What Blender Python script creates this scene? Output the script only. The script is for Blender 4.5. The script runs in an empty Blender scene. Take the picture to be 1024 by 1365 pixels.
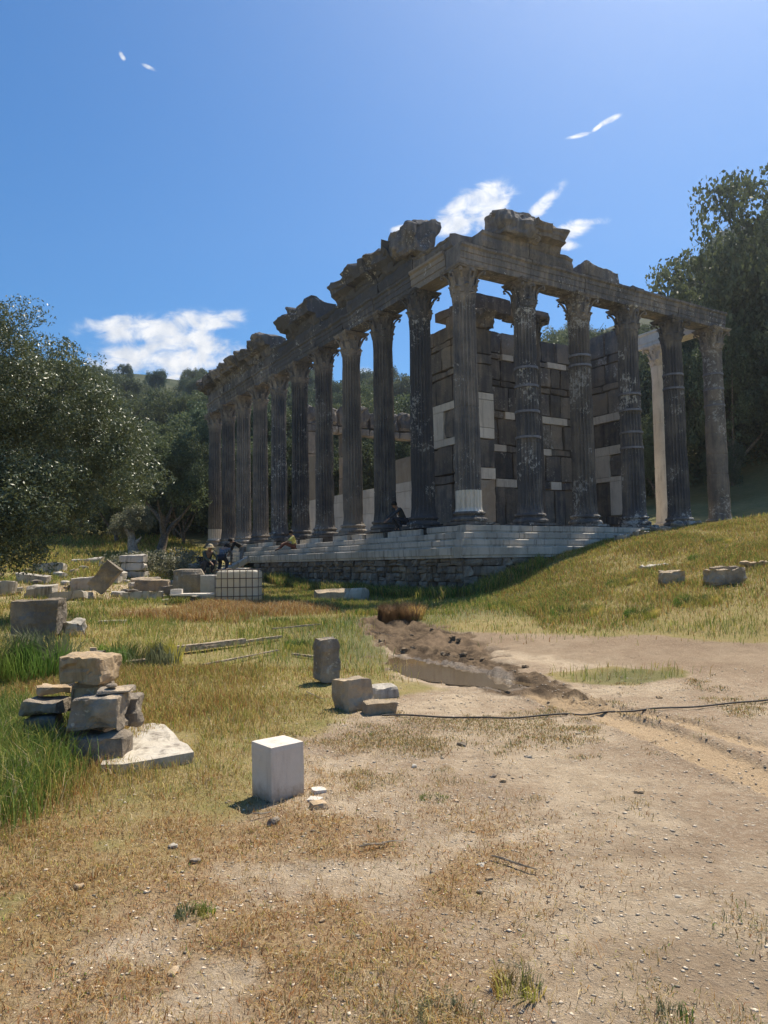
import bpy, math, random
import numpy as np
from mathutils import Vector, Matrix

D = bpy.data
scene = bpy.context.scene
rng = np.random.default_rng(7)
random.seed(7)
R = math.radians

# ------------------------------------------------------------------ camera, sky, sun, exposure
PITCH, ROLL = 0.0706227, -0.0161837
cd = D.cameras.new('camera'); cam = D.objects.new('camera', cd); scene.collection.objects.link(cam)
scene.camera = cam
F_ = Vector((0, math.cos(PITCH), math.sin(PITCH))); R_ = Vector((1, 0, 0)); U_ = R_.cross(F_)
R2 = R_*math.cos(ROLL)+U_*math.sin(ROLL); U2 = -R_*math.sin(ROLL)+U_*math.cos(ROLL)
m = Matrix((R2, U2, -F_)).transposed().to_4x4(); m.translation = Vector((0, 0, 1.6)); cam.matrix_world = m
cd.sensor_fit = 'VERTICAL'; cd.sensor_height = 24.0; cd.lens = 24.0*957.58/1365.0
cd.clip_start = 0.05; cd.clip_end = 3000
scene.render.resolution_x = 768; scene.render.resolution_y = 1024

SUN_AZ, SUN_EL = R(36), R(60)
S = Vector((math.sin(SUN_AZ)*math.cos(SUN_EL), math.cos(SUN_AZ)*math.cos(SUN_EL), math.sin(SUN_EL)))
sd = D.lights.new('sun', 'SUN'); sd.energy = 5.0; sd.angle = R(0.53); sd.color = (1.0, .91, .76)
sun = D.objects.new('sun', sd); scene.collection.objects.link(sun)
sun.rotation_euler = S.to_track_quat('Z', 'Y').to_euler(); sun.location = (20, 20, 60)

world = D.worlds.new('World'); scene.world = world; world.use_nodes = True
wt = world.node_tree; wn, wl = wt.nodes, wt.links
bg = wn['Background']; bg.inputs[1].default_value = 0.095
sky = wn.new('ShaderNodeTexSky'); sky.sky_type = 'NISHITA'; sky.sun_disc = False
sky.sun_elevation = SUN_EL; sky.sun_rotation = SUN_AZ
sky.altitude = 100; sky.air_density = 1.0; sky.dust_density = 0.35; sky.ozone_density = 3.0

def wnode(t, **k):
    n = wn.new(t)
    for a, b in k.items(): setattr(n, a, b)
    return n
def wmath(op, a, b=None, c=None):
    n = wnode('ShaderNodeMath', operation=op)
    for i, v in enumerate((a, b, c)):
        if v is None: continue
        if isinstance(v, (int, float)): n.inputs[i].default_value = v
        else: wl.new(v, n.inputs[i])
    return n.outputs[0]
tc = wnode('ShaderNodeTexCoord'); sep = wnode('ShaderNodeSeparateXYZ'); wl.new(tc.outputs['Generated'], sep.inputs[0])
ysafe = wmath('MAXIMUM', sep.outputs[1], 0.05)
cu = wmath('DIVIDE', sep.outputs[0], ysafe); cv = wmath('DIVIDE', sep.outputs[2], ysafe)
cmb = wnode('ShaderNodeCombineXYZ'); wl.new(cu, cmb.inputs[0]); wl.new(cv, cmb.inputs[1])
# each cloud: (u, v, half length, half height, tilt) as tangents of azimuth and elevation
CLOUDS = [(-.345,.335,.080,.020,-2),(-.265,.345,.070,.018,4),(-.375,.345,.05,.012,0),(-.31,.322,.045,.022,20),
          (-.30,.297,.105,.026,3),(-.36,.29,.06,.022,12),(-.235,.293,.055,.017,-3),(-.25,.315,.05,.02,-15),
          (.118,.497,.052,.022,35),(.15,.522,.045,.020,20),(.162,.50,.035,.018,60),(.108,.478,.03,.013,10),
          (.238,.512,.036,.010,45),(.262,.462,.03,.014,25),(.285,.478,.035,.009,10),(.265,.45,.02,.008,0),
          (-.335,.728,.018,.0035,-28),(-.372,.745,.009,.0035,-60),
          (.295,.614,.020,.0035,12),(.318,.624,.012,.003,40),(.338,.636,.018,.0045,28),
          (-.022,.262,.02,.012,0),(-.29,.265,.02,.006,0),(.03,.478,.016,.005,10)]
fmax = None
for (u, v, a, b, t) in CLOUDS:
    mp = wnode('ShaderNodeMapping', vector_type='TEXTURE')
    mp.inputs['Location'].default_value = (u, v, 0); mp.inputs['Rotation'].default_value = (0, 0, R(t))
    mp.inputs['Scale'].default_value = (a*1.22, b*1.3, 1); wl.new(cmb.outputs[0], mp.inputs[0])
    ln = wnode('ShaderNodeVectorMath', operation='LENGTH'); wl.new(mp.outputs[0], ln.inputs[0])
    o = wmath('SUBTRACT', 1.0, ln.outputs['Value'])
    fmax = o if fmax is None else wmath('SMOOTH_MAX', fmax, o, 0.25)
nz = wnode('ShaderNodeTexNoise'); nz.inputs['Scale'].default_value = 21; nz.inputs['Detail'].default_value = 9
nz.inputs['Roughness'].default_value = .62; nz.inputs['Distortion'].default_value = .5
mp2 = wnode('ShaderNodeMapping'); mp2.inputs['Scale'].default_value = (1, 1.6, 1); wl.new(cmb.outputs[0], mp2.inputs[0]); wl.new(mp2.outputs[0], nz.inputs['Vector'])
f1 = wmath('MULTIPLY_ADD', nz.outputs[0], 2.4, -1.16)
fld = wmath('ADD', wmath('MINIMUM', fmax, 0.6), f1)
ramp = wnode('ShaderNodeMapRange', interpolation_type='SMOOTHSTEP'); wl.new(fld, ramp.inputs[0])
ramp.inputs[1].default_value = 0.0; ramp.inputs[2].default_value = 0.85
front = wnode('ShaderNodeMapRange'); wl.new(sep.outputs[1], front.inputs[0]); front.inputs[1].default_value = .05; front.inputs[2].default_value = .2
inside = wnode('ShaderNodeMapRange'); wl.new(fmax, inside.inputs[0]); inside.inputs[1].default_value = -.2; inside.inputs[2].default_value = .25
cm = wmath('MULTIPLY', wmath('MULTIPLY', ramp.outputs[0], front.outputs[0]), inside.outputs[0])
nz2 = wnode('ShaderNodeTexNoise'); nz2.inputs['Scale'].default_value = 40; nz2.inputs['Detail'].default_value = 5; wl.new(cmb.outputs[0], nz2.inputs['Vector'])
cr = wnode('ShaderNodeValToRGB'); wl.new(nz2.outputs[0], cr.inputs[0])
cr.color_ramp.elements[0].position = .35; cr.color_ramp.elements[0].color = (5.4, 5.7, 6.2, 1)
cr.color_ramp.elements[1].position = .6; cr.color_ramp.elements[1].color = (7.4, 7.4, 7.4, 1)
mixc = wnode('ShaderNodeMix', data_type='RGBA'); wl.new(cm, mixc.inputs['Factor'])
hsv = wnode('ShaderNodeHueSaturation'); hsv.inputs['Saturation'].default_value = 1.34; wl.new(sky.outputs[0], hsv.inputs['Color'])
wl.new(hsv.outputs[0], mixc.inputs['A']); wl.new(cr.outputs[0], mixc.inputs['B'])
wl.new(mixc.outputs['Result'], bg.inputs[0])

scene.view_settings.view_transform = 'Standard'; scene.view_settings.look = 'None'
scene.view_settings.exposure = 0.58; scene.view_settings.gamma = 1.0; scene.view_settings.use_curve_mapping = False

# ------------------------------------------------------------------ numpy noise
def _h(i, j, k, s):
    n = (i*374761393 + j*668265263 + k*1274126177 + s*974711) & 0x7fffffff
    n = ((n ^ (n >> 13))*1274126177) & 0x7fffffff
    return ((n ^ (n >> 16)) & 0xffff)/65535.0
def vnoise(P, seed=0):
    P = np.asarray(P, float); I = np.floor(P).astype(np.int64); f = P-I; f = f*f*(3-2*f)
    x, y, z = I[:, 0], I[:, 1], I[:, 2]; o = 0
    for a in (0, 1):
        for b in (0, 1):
            for c in (0, 1):
                w = (f[:, 0] if a else 1-f[:, 0])*(f[:, 1] if b else 1-f[:, 1])*(f[:, 2] if c else 1-f[:, 2])
                o = o + w*_h(x+a, y+b, z+c, seed)
    return o*2-1
def fbm(P, seed=0, oct=4, gain=.5):
    P = np.asarray(P, float); o = 0; a = 1; t = 0
    for i in range(oct):
        o = o+a*vnoise(P*(2**i)+i*17.3, seed+i); t += a; a *= gain
    return o/t
def fbm2(x, y, s, seed=0, oct=4):
    return fbm(np.stack([np.ravel(x)*s, np.ravel(y)*s, np.zeros(np.size(x))+.5], 1), seed, oct).reshape(np.shape(x))
def sstep(a, b, x):
    t = np.clip((x-a)/(b-a), 0, 1); return t*t*(3-2*t)

# ------------------------------------------------------------------ objects
COL = scene.collection
def mesh(name, v, f, mat=None, smooth=False):
    me = D.meshes.new(name); me.from_pydata([tuple(p) for p in np.asarray(v).tolist()], [], f if isinstance(f, list) else np.asarray(f).tolist())
    if mat: me.materials.append(mat)
    if smooth: me.polygons.foreach_set('use_smooth', [True]*len(me.polygons))
    me.update(); return me
def fastmesh(name, V, loops, sizes, mat, smooth=False, attrs=None, colors=None):
    me = D.meshes.new(name); V = np.asarray(V, np.float32)
    me.vertices.add(len(V)); me.vertices.foreach_set('co', V.ravel())
    loops = np.asarray(loops, np.int32).ravel(); sizes = np.asarray(sizes, np.int32)
    me.loops.add(len(loops)); me.loops.foreach_set('vertex_index', loops)
    me.polygons.add(len(sizes)); st = np.concatenate([[0], np.cumsum(sizes)[:-1]]).astype(np.int32)
    me.polygons.foreach_set('loop_start', st)
    me.update(calc_edges=True)
    if smooth: me.polygons.foreach_set('use_smooth', np.ones(len(sizes), bool))
    for k, a in (attrs or {}).items():
        at = me.attributes.new(k, 'FLOAT', 'POINT'); at.data.foreach_set('value', np.asarray(a, np.float32).ravel())
    if colors is not None:
        at = me.attributes.new('tint', 'FLOAT_COLOR', 'POINT')
        c = np.ones((len(V), 4), np.float32); c[:, :3] = colors; at.data.foreach_set('color', c.ravel())
    me.materials.append(mat); return me
def obj(name, me, parent=None, loc=None, rot=None, scale=None, color=None, label=None, cat=None, group=None, kind=None):
    o = D.objects.new(name, me); COL.objects.link(o)
    if parent: o.parent = parent
    if loc is not None: o.location = loc
    if rot is not None: o.rotation_euler = rot if hasattr(rot, '__len__') else (0, 0, rot)
    if scale is not None: o.scale = scale if hasattr(scale, '__len__') else (scale,)*3
    if color is not None: o.color = color
    if label: o['label'] = label
    if cat: o['category'] = cat
    if group: o['group'] = group
    if kind: o['kind'] = kind
    return o
class MB:
    def __init__(s): s.v = []; s.f = []; s.n = 0
    def add(s, v, f, M=None):
        v = np.asarray(v, float)
        if M is not None:
            A = np.array(M); v = v@A[:3, :3].T+A[:3, 3]
        s.v.append(v); s.f += [[i+s.n for i in q] for q in f]; s.n += len(v)
    def mesh(s, name, mat, smooth=False): return mesh(name, np.concatenate(s.v), s.f, mat, smooth)
def box(cx, cy, cz, sx, sy, sz):
    v = [(cx+sx*a/2, cy+sy*b/2, cz+sz*c/2) for a in (-1, 1) for b in (-1, 1) for c in (-1, 1)]
    return v, [[0, 1, 3, 2], [4, 6, 7, 5], [0, 4, 5, 1], [2, 3, 7, 6], [0, 2, 6, 4], [1, 5, 7, 3]]
def rblock(sx, sy, sz, res=.2, rough=.02, rnd=.03, seed=0, freq=3.0, nmax=9, taper=0, lump=0):
    """box with rounded, chipped, uneven faces; base at z=0, centred in x and y"""
    n = [int(np.clip(round(s/res), 1, nmax)) for s in (sx, sy, sz)]
    idx = {}; V = []; Fc = []
    def vid(i, j, k):
        t = (i, j, k)
        if t not in idx: idx[t] = len(V); V.append(t)
        return idx[t]
    for ax in range(3):
        a, b = [q for q in range(3) if q != ax]
        for side in (0, n[ax]):
            for i in range(n[a]):
                for j in range(n[b]):
                    q = []
                    for di, dj in ((0, 0), (1, 0), (1, 1), (0, 1)):
                        t = [0, 0, 0]; t[ax] = side; t[a] = i+di; t[b] = j+dj; q.append(vid(*t))
                    flip = (side == 0) ^ (ax == 1)
                    Fc.append(q[::-1] if flip else q)
    s = np.array([sx, sy, sz]); P = (np.array(V)/np.array(n)-.5)*s
    inner = np.clip(P, -(s/2-rnd), s/2-rnd); d = P-inner; L = np.linalg.norm(d, axis=1, keepdims=True)
    nrm = np.where(L > 1e-9, d/np.maximum(L, 1e-9), 0); Q = inner+nrm*rnd
    if lump:   # pull towards an ellipsoid
        e = P/np.maximum(np.linalg.norm(P/(s/2), axis=1, keepdims=True), 1e-6); Q = Q*(1-lump)+e*lump
    off = np.array([seed*7.13 % 97, seed*3.71 % 89, seed*1.93 % 83])
    Q = Q+nrm*(fbm((P+off)*freq, seed % 50, 3)*rough*2)[:, None]
    if rough > .012:
        cell = np.floor((P+off)*freq*.9+fbm((P+off)*freq, 5, 2)[:, None]*.5); Q = Q-nrm*(_h(cell[:, 0].astype(int), cell[:, 1].astype(int), cell[:, 2].astype(int), seed % 31)*rough*1.1)[:, None]
    Q = Q+np.stack([fbm((P+off)*freq*.6, 60+c, 2) for c in range(3)], 1)*rough*.9
    if taper: Q[:, :2] *= (1-taper*(Q[:, 2:3]/sz+.5))
    Q[:, 2] += sz/2
    return Q, Fc
def fracture(Q, seed, n=9, depth=.16):
    r = np.random.default_rng(seed+77); lo, hi = Q.min(0), Q.max(0); c = (lo+hi)/2; h = (hi-lo)/2; Q = Q.copy()
    for i in range(n):
        nv = r.normal(size=3); nv[np.argmin(np.abs(nv))] *= .15; nv /= np.linalg.norm(nv)
        sup = np.abs(nv*h).sum(); d = sup*(1-r.uniform(.3, 1)*depth); t = (Q-c)@nv-d
        Q = Q-np.maximum(t, 0)[:, None]*nv*.96
    return Q
def extrude(profile, L, nseg, rough=.0, seed=0, freq=1.5, ragged=0):
    """profile (y,z) swept along +x from 0 to L, with noise"""
    p = np.array(profile, float); n = len(p); xs = np.linspace(0, L, nseg+1)
    V = np.array([(x, a, b) for x in xs for a, b in p])
    if ragged:
        e0 = fbm(V[:n]*3+seed, seed % 40, 3)*ragged; e1 = fbm(V[-n:]*3+seed+9, seed % 40, 3)*ragged
        V[:n, 0] += e0; V[-n:, 0] += e1
    c = p.mean(0); d = V.copy(); d[:, 0] = 0; d[:, 1] -= c[0]; d[:, 2] -= c[1]; d /= np.maximum(np.linalg.norm(d, axis=1, keepdims=True), 1e-6)
    if rough: V = V+d*(fbm(V*freq+seed*3.3, seed % 50, 4)*rough*2)[:, None]
    f = []
    for i in range(nseg):
        for j in range(n):
            a = i*n+j; b = i*n+(j+1) % n; f.append([a, b, b+n, a+n])
    f.append(list(range(n))[::-1]); f.append([nseg*n+j for j in range(n)])
    return V, f
def lathe(prof, n=24, cap=True):
    V = [(r*math.cos(2*math.pi*j/n), r*math.sin(2*math.pi*j/n), z) for r, z in prof for j in range(n)]
    f = [[i*n+j, i*n+(j+1) % n, (i+1)*n+(j+1) % n, (i+1)*n+j] for i in range(len(prof)-1) for j in range(n)]
    if cap: f += [list(range(n))[::-1], [(len(prof)-1)*n+j for j in range(n)]]
    return V, f
def tube(pts, rads, n=6, cap=True):
    pts = [Vector(p) for p in pts]; V = []
    if not hasattr(rads, '__len__'): rads = [rads]*len(pts)
    up = Vector((.013, .02, 1))
    for i, p in enumerate(pts):
        t = (pts[min(i+1, len(pts)-1)]-pts[max(i-1, 0)]).normalized()
        a = t.cross(up if abs(t.z) < .95 else Vector((1, .01, 0))).normalized(); b = t.cross(a)
        for j in range(n):
            w = 2*math.pi*j/n; V.append(tuple(p+(a*math.cos(w)+b*math.sin(w))*rads[i]))
    f = [[i*n+j, i*n+(j+1) % n, (i+1)*n+(j+1) % n, (i+1)*n+j] for i in range(len(pts)-1) for j in range(n)]
    if cap: f += [list(range(n)), [(len(pts)-1)*n+j for j in range(n)][::-1]]
    return V, f

# ------------------------------------------------------------------ materials
def newmat(name, rough=.9, spec=.2):
    mt = D.materials.new(name); mt.use_nodes = True; b = mt.node_tree.nodes['Principled BSDF']
    b.inputs['Roughness'].default_value = rough; b.inputs['Specular IOR Level'].default_value = spec
    return mt, mt.node_tree.nodes, mt.node_tree.links, b
class NT:
    """tiny helper for node graphs"""
    def __init__(s, mt): s.n = mt.node_tree.nodes; s.l = mt.node_tree.links; s.geo = s.n.new('ShaderNodeNewGeometry')
    def pos(s): return s.geo.outputs['Position']
    def scalepos(s, sc, src=None):
        m_ = s.n.new('ShaderNodeMapping'); m_.inputs['Scale'].default_value = sc; s.l.new(src or s.pos(), m_.inputs[0]); return m_.outputs[0]
    def noise(s, scale, detail=4, rough=.55, vec=None, dist=0):
        t = s.n.new('ShaderNodeTexNoise'); t.inputs['Scale'].default_value = scale; t.inputs['Detail'].default_value = detail
        t.inputs['Roughness'].default_value = rough; t.inputs['Distortion'].default_value = dist; s.l.new(vec or s.pos(), t.inputs['Vector']); return t.outputs[0]
    def vor(s, scale, vec=None, feature='F1', out='Distance'):
        t = s.n.new('ShaderNodeTexVoronoi'); t.feature = feature; t.inputs['Scale'].default_value = scale; s.l.new(vec or s.pos(), t.inputs['Vector']); return t.outputs[out]
    def ramp(s, src, a, b, lo=0., hi=1.):
        t = s.n.new('ShaderNodeMapRange'); t.interpolation_type = 'SMOOTHSTEP'; s.l.new(src, t.inputs[0])
        for i, v in enumerate((a, b, lo, hi)): t.inputs[i+1].default_value = v
        return t.outputs[0]
    def math(s, op, a, b=None, c=None):
        t = s.n.new('ShaderNodeMath'); t.operation = op
        for i, v in enumerate((a, b, c)):
            if v is None: continue
            if isinstance(v, (int, float)): t.inputs[i].default_value = v
            else: s.l.new(v, t.inputs[i])
        return t.outputs[0]
    def mix(s, fac, a, b, blend='MIX'):
        t = s.n.new('ShaderNodeMix'); t.data_type = 'RGBA'; t.blend_type = blend
        for k, v in (('Factor', fac), ('A', a), ('B', b)):
            if isinstance(v, (int, float)): t.inputs[k].default_value = v
            elif isinstance(v, tuple): t.inputs[k].default_value = (*v, 1) if len(v) == 3 else v
            else: s.l.new(v, t.inputs[k])
        return t.outputs['Result']
    def bump(s, h, strength, dist, bsdf, prev=None):
        t = s.n.new('ShaderNodeBump'); t.inputs['Strength'].default_value = strength; t.inputs['Distance'].default_value = dist
        s.l.new(h, t.inputs['Height'])
        if prev is not None: s.l.new(prev, t.inputs['Normal'])
        s.l.new(t.outputs[0], bsdf.inputs['Normal']); return t.outputs[0]
    def attr(s, name, out='Fac'):
        t = s.n.new('ShaderNodeAttribute'); t.attribute_name = name; return t.outputs[out]
    def objinfo(s): return s.n.new('ShaderNodeObjectInfo')

def old_stone(name, dark=(.078,.081,.089), warm=(.265,.232,.20), lich=(.46,.45,.42)):
    """weathered temple stone; object colour: R how dark the patina, G how much lichen, B how clean"""
    mt, n, l, b = newmat(name, .92, .15); t = NT(mt); oi = t.objinfo()
    sc = n.new('ShaderNodeSeparateColor'); l.new(oi.outputs['Color'], sc.inputs[0])
    streak = t.noise(1.0, 6, .6, t.scalepos((5, 5, .45))); patch = t.noise(1.1, 6, .65); fine = t.noise(16, 5, .7)
    base = t.mix(t.ramp(patch, .36, .62), warm, (.19, .172, .155))
    base = t.mix(t.ramp(fine, .3, .75, 0, .55), base, (.31, .265, .205))
    dk = t.math('ADD', t.math('MULTIPLY', t.ramp(streak, .34, .62), .55), t.math('MULTIPLY', t.ramp(patch, .35, .65), .45))
    dk = t.math('ADD', dk, t.math('MULTIPLY_ADD', sc.outputs[0], 2.3, -1.28))
    dk = t.math('MAXIMUM', t.math('MINIMUM', dk, 1.0), 0.0)
    col = t.mix(t.math('MULTIPLY', dk, .93), base, dark)
    cl = t.ramp(t.noise(.75, 3, .5), .42, .60, -.13, .05)
    lv = t.math('ADD', t.noise(6.5, 6, .72, dist=.4), cl); lm = t.ramp(t.math('ADD', lv, t.math('MULTIPLY', sc.outputs[1], .17)), .66, .72)
    lm2 = t.ramp(t.math('ADD', t.math('MULTIPLY_ADD', t.vor(9.0), -1.0, cl), t.math('MULTIPLY', sc.outputs[1], .13)), -.10, -.04)
    lm = t.math('MAXIMUM', lm, t.math('MULTIPLY', lm2, .8))
    col = t.mix(t.math('MULTIPLY', lm, .85), col, lich)
    clean = t.mix(t.ramp(patch, .4, .7), (.50, .46, .40), (.40, .36, .30))
    cm_ = t.ramp(t.math('ADD', sc.outputs[2], t.math('MULTIPLY_ADD', patch, .5, -.25)), .35, .6)
    col = t.mix(cm_, col, clean)
    rv = t.math('MULTIPLY_ADD', oi.outputs['Random'], .45, .78)
    hs = n.new('ShaderNodeHueSaturation'); l.new(rv, hs.inputs['Value']); l.new(col, hs.inputs['Color'])
    l.new(hs.outputs[0], b.inputs['Base Color'])
    h = t.math('ADD', t.math('MULTIPLY', fine, .6), t.math('ADD', t.noise(3.5, 8, .7), t.math('MULTIPLY', t.vor(14), .35)))
    t.bump(h, .85, .05, b); return mt
def pale_marble(name, c1, c2, dirt=(.20, .17, .13), dirtamt=.5, rough=.6, bump=.3):
    mt, n, l, b = newmat(name, rough, .3); t = NT(mt); oi = t.objinfo()
    p = t.noise(.9, 7, .6); f = t.noise(14, 5, .7); st = t.noise(1.0, 6, .65, t.scalepos((7, 7, .9)))
    col = t.mix(t.ramp(p, .35, .65), c1, c2); vein = t.ramp(t.math('ABSOLUTE', t.math('SUBTRACT', t.noise(2.2, 6, .6, dist=1.5), .5)), .0, .03, .5, 0)
    col = t.mix(t.math('MULTIPLY', vein, .35), col, (.42, .42, .42))
    d = t.math('MULTIPLY', t.ramp(st, .48, .72), dirtamt); col = t.mix(d, col, dirt)
    col = t.mix(t.math('MULTIPLY', t.ramp(f, .55, .75), .25*dirtamt+.05), col, (.30, .27, .22))
    rv = t.math('MULTIPLY_ADD', oi.outputs['Random'], .18, .9)
    hs = n.new('ShaderNodeHueSaturation'); l.new(rv, hs.inputs['Value']); l.new(col, hs.inputs['Color']); l.new(hs.outputs[0], b.inputs['Base Color'])
    t.bump(t.math('ADD', t.math('MULTIPLY', f, .5), t.noise(4, 6, .6)), bump, .03, b); return mt
M_old = old_stone('weathered_stone')
M_wall = old_stone('cella_stone', (.078,.077,.080), (.27,.225,.18), (.42,.40,.36))
M_new = pale_marble('new_marble', (.74,.67,.57), (.62,.55,.46), dirt=(.36,.30,.24), dirtamt=.6, bump=.25)
M_pilaster = pale_marble('tan_marble', (.36,.29,.21), (.27,.215,.16), dirtamt=.5)
M_step = pale_marble('step_marble', (.54,.48,.40), (.37,.33,.27), dirt=(.14,.115,.09), dirtamt=.8, bump=.5)
M_rubble = old_stone('rubble_stone', (.11,.09,.07), (.31,.245,.175), (.40,.38,.34))
M_loose = pale_marble('loose_marble', (.50,.445,.36), (.36,.32,.255), dirt=(.13,.105,.08), dirtamt=1.0, bump=.7)
M_cube = pale_marble('cut_marble', (.68,.62,.54), (.58,.53,.46), dirt=(.45,.36,.28), dirtamt=.35, bump=.18)
M_cubebig = pale_marble('cut_marble_soiled', (.60,.53,.45), (.51,.45,.38), dirt=(.38,.30,.23), dirtamt=.6, bump=.35)
def soil_foot(mt, z0, z1):
    b = mt.node_tree.nodes['Principled BSDF']; t = NT(mt); l = mt.node_tree.links; src = b.inputs['Base Color'].links[0].from_socket
    sp_ = mt.node_tree.nodes.new('ShaderNodeSeparateXYZ'); l.new(t.pos(), sp_.inputs[0])
    k = t.ramp(t.math('ADD', sp_.outputs[2], t.math('MULTIPLY_ADD', t.noise(14, 5, .7), .22, -.11)), z0, z1, .75, 0)
    l.new(t.mix(k, src, (.30, .21, .135)), b.inputs['Base Color'])
soil_foot(M_cubebig, .0, .13)
M_tanrock = pale_marble('tan_rock', (.47,.34,.205), (.36,.26,.155), dirt=(.12,.09,.06), dirtamt=.6, rough=.9, bump=.9)
M_greyrock = old_stone('grey_rock', (.17,.135,.095), (.46,.355,.235), (.48,.44,.36)) if True else pale_marble('x', (.33,.265,.19), (.23,.18,.13), dirt=(.11,.085,.06), dirtamt=.7, rough=.92, bump=1.0)
def plain(name, c, rough=.8, spec=.3, metal=0, var=.25, nscale=8, bump=.0):
    mt, n, l, b = newmat(name, rough, spec); b.inputs['Metallic'].default_value = metal; t = NT(mt)
    v = t.ramp(t.noise(nscale, 5, .6), .3, .7); col = t.mix(v, tuple(x*(1-var) for x in c), tuple(min(1, x*(1+var)) for x in c)); l.new(col, b.inputs['Base Color'])
    if bump: t.bump(t.noise(nscale*3, 5, .6), bump, .01, b)
    return mt
M_iron = plain('clamp_iron', (.17,.17,.185), .6, .4, .3)
M_mud = plain('mud', (.21,.155,.10), .9, .15, nscale=14, bump=1.0)
M_mortar = plain('mortar_earth', (.075,.062,.05), .95, .1)
def foliage(name, c1, c2, spec=.25, rough=.55, trans=.25, objrand=True):
    mt, n, l, b = newmat(name, rough, spec); t = NT(mt)
    a = t.attr('shade'); col = t.mix(a, c1, c2); oi = t.objinfo()
    if objrand:
        hs = n.new('ShaderNodeHueSaturation'); l.new(col, hs.inputs['Color'])
        l.new(t.math('MULTIPLY_ADD', oi.outputs['Random'], .6, .7), hs.inputs['Value'])
        l.new(t.math('MULTIPLY_ADD', t.math('FRACT', t.math('MULTIPLY', oi.outputs['Random'], 7.3)), .05, .475), hs.inputs['Hue']); col = hs.outputs[0]
    l.new(col, b.inputs['Base Color'])
    tr = n.new('ShaderNodeBsdfTranslucent'); tcv = t.mix(.5, col, (.14,.17,.05)); l.new(tcv, tr.inputs[0])
    mx = n.new('ShaderNodeMixShader'); mx.inputs[0].default_value = trans; l.new(b.outputs[0], mx.inputs[1]); l.new(tr.outputs[0], mx.inputs[2])
    l.new(mx.outputs[0], n['Material Output'].inputs[0]); return mt
M_olive = foliage('olive_leaf', (.042,.062,.024), (.19,.215,.125), spec=.5, rough=.42, trans=.2, objrand=False)
M_forest = foliage('forest_leaf', (.075,.10,.050), (.165,.19,.105), trans=.3, spec=.1)
M_forest2 = foliage('pine_leaf', (.06,.088,.055), (.12,.155,.10), trans=.25, spec=.1)
M_scrub = foliage('scrub_leaf', (.13,.12,.075), (.26,.235,.16), trans=.2)
def tinted(name, trans=.3, rough=.7):
    mt, n, l, b = newmat(name, rough, .15); t = NT(mt); c = t.attr('tint', 'Color'); l.new(c, b.inputs['Base Color'])
    tr = n.new('ShaderNodeBsdfTranslucent'); l.new(c, tr.inputs[0]); mx = n.new('ShaderNodeMixShader'); mx.inputs[0].default_value = trans
    l.new(b.outputs[0], mx.inputs[1]); l.new(tr.outputs[0], mx.inputs[2]); l.new(mx.outputs[0], n['Material Output'].inputs[0]); return mt
M_grass = tinted('grass_blade')
M_bark = plain('bark', (.15,.125,.10), .95, .1, var=.45, nscale=9, bump=.8)
M_palebark = plain('pale_bark', (.30,.27,.23), .95, .1, var=.4, nscale=9, bump=.8)
M_wood = plain('old_wood', (.33,.265,.19), .95, .1, var=.5, nscale=14, bump=.6)

# ------------------------------------------------------------------ terrain
CP = np.array([(-6,-6,0),(0,-6,0),(6,-6,0.05),(-12,-4,0.2),(12,-4,.1),
(0,2,0),(-4,3,0.05),(4,3,0),(0,5,0),(-3,5,.02),(3,5,0),(7,5,.05),(-8,6,.2),
(-2,8,.06),(0.3,8,.05),(2,8,.0),(4,8,.03),(8,8,.15),(-7,10,.25),
(-3,12,.25),(0.3,11.5,.05),(1.2,9.3,.03),(3,12,.15),(5,12,.3),(7,12,.55),(11,12,.9),
(-7,16,.5),(-3,16,.4),(0,16,.35),(2.5,16,.4),(4,16,.62),(6,16,.95),(9,16,1.3),(13,16,1.7),
(-14,20,.9),(-7,20,.6),(-3,20,.5),(0,20,.45),(2,20.5,.45),(3.7,20.7,.75),(5.2,21.5,1.5),(7.5,23.5,2.15),(9.5,25,2.5),(13,27,2.9),(15,31,3.0),(20,30,4.0),(12,21,2.2),(18,21,2.7),
(-9,25,.9),(-5,25,.6),(-2,25,.45),(1,24,.45),(-3.5,31,.55),(-16,30,1.6),(-9,31,1.2),(-6.5,36,1.3),(-10,37,1.7),
(-18,42,2.6),(-11,43,2.4),(-5,45,2.3),(2,35,1.5),(8,35,2.2),(18,37,3.7),(24,40,5.6),(15,40,4.0),(8,47,3.6),
(-40,50,6),(-25,52,4.3),(-12,52,4.1),(0,54,4.6),(12,52,5.4),(22,50,8),(40,50,16),
(-60,60,12),(-30,60,6.5),(-10,60,6.5),(8,60,7.5),(25,60,13),(60,60,30),(-40,20,3),(-40,0,2),(50,20,8),(50,0,3)], float)
def _phi(r2): return np.where(r2 > 0, r2*np.log(np.maximum(r2, 1e-12))*.5, 0.)
_n = len(CP); _A = np.zeros((_n+3, _n+3)); _A[:_n, :_n] = _phi(((CP[:, None, :2]-CP[None, :, :2])**2).sum(-1))+np.eye(_n)*4.0
_A[:_n, _n] = 1; _A[:_n, _n+1:] = CP[:, :2]; _A[_n, :_n] = 1; _A[_n+1:, :_n] = CP[:, :2].T
_W = np.linalg.solve(_A, np.concatenate([CP[:, 2], [0, 0, 0]]))
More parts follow.
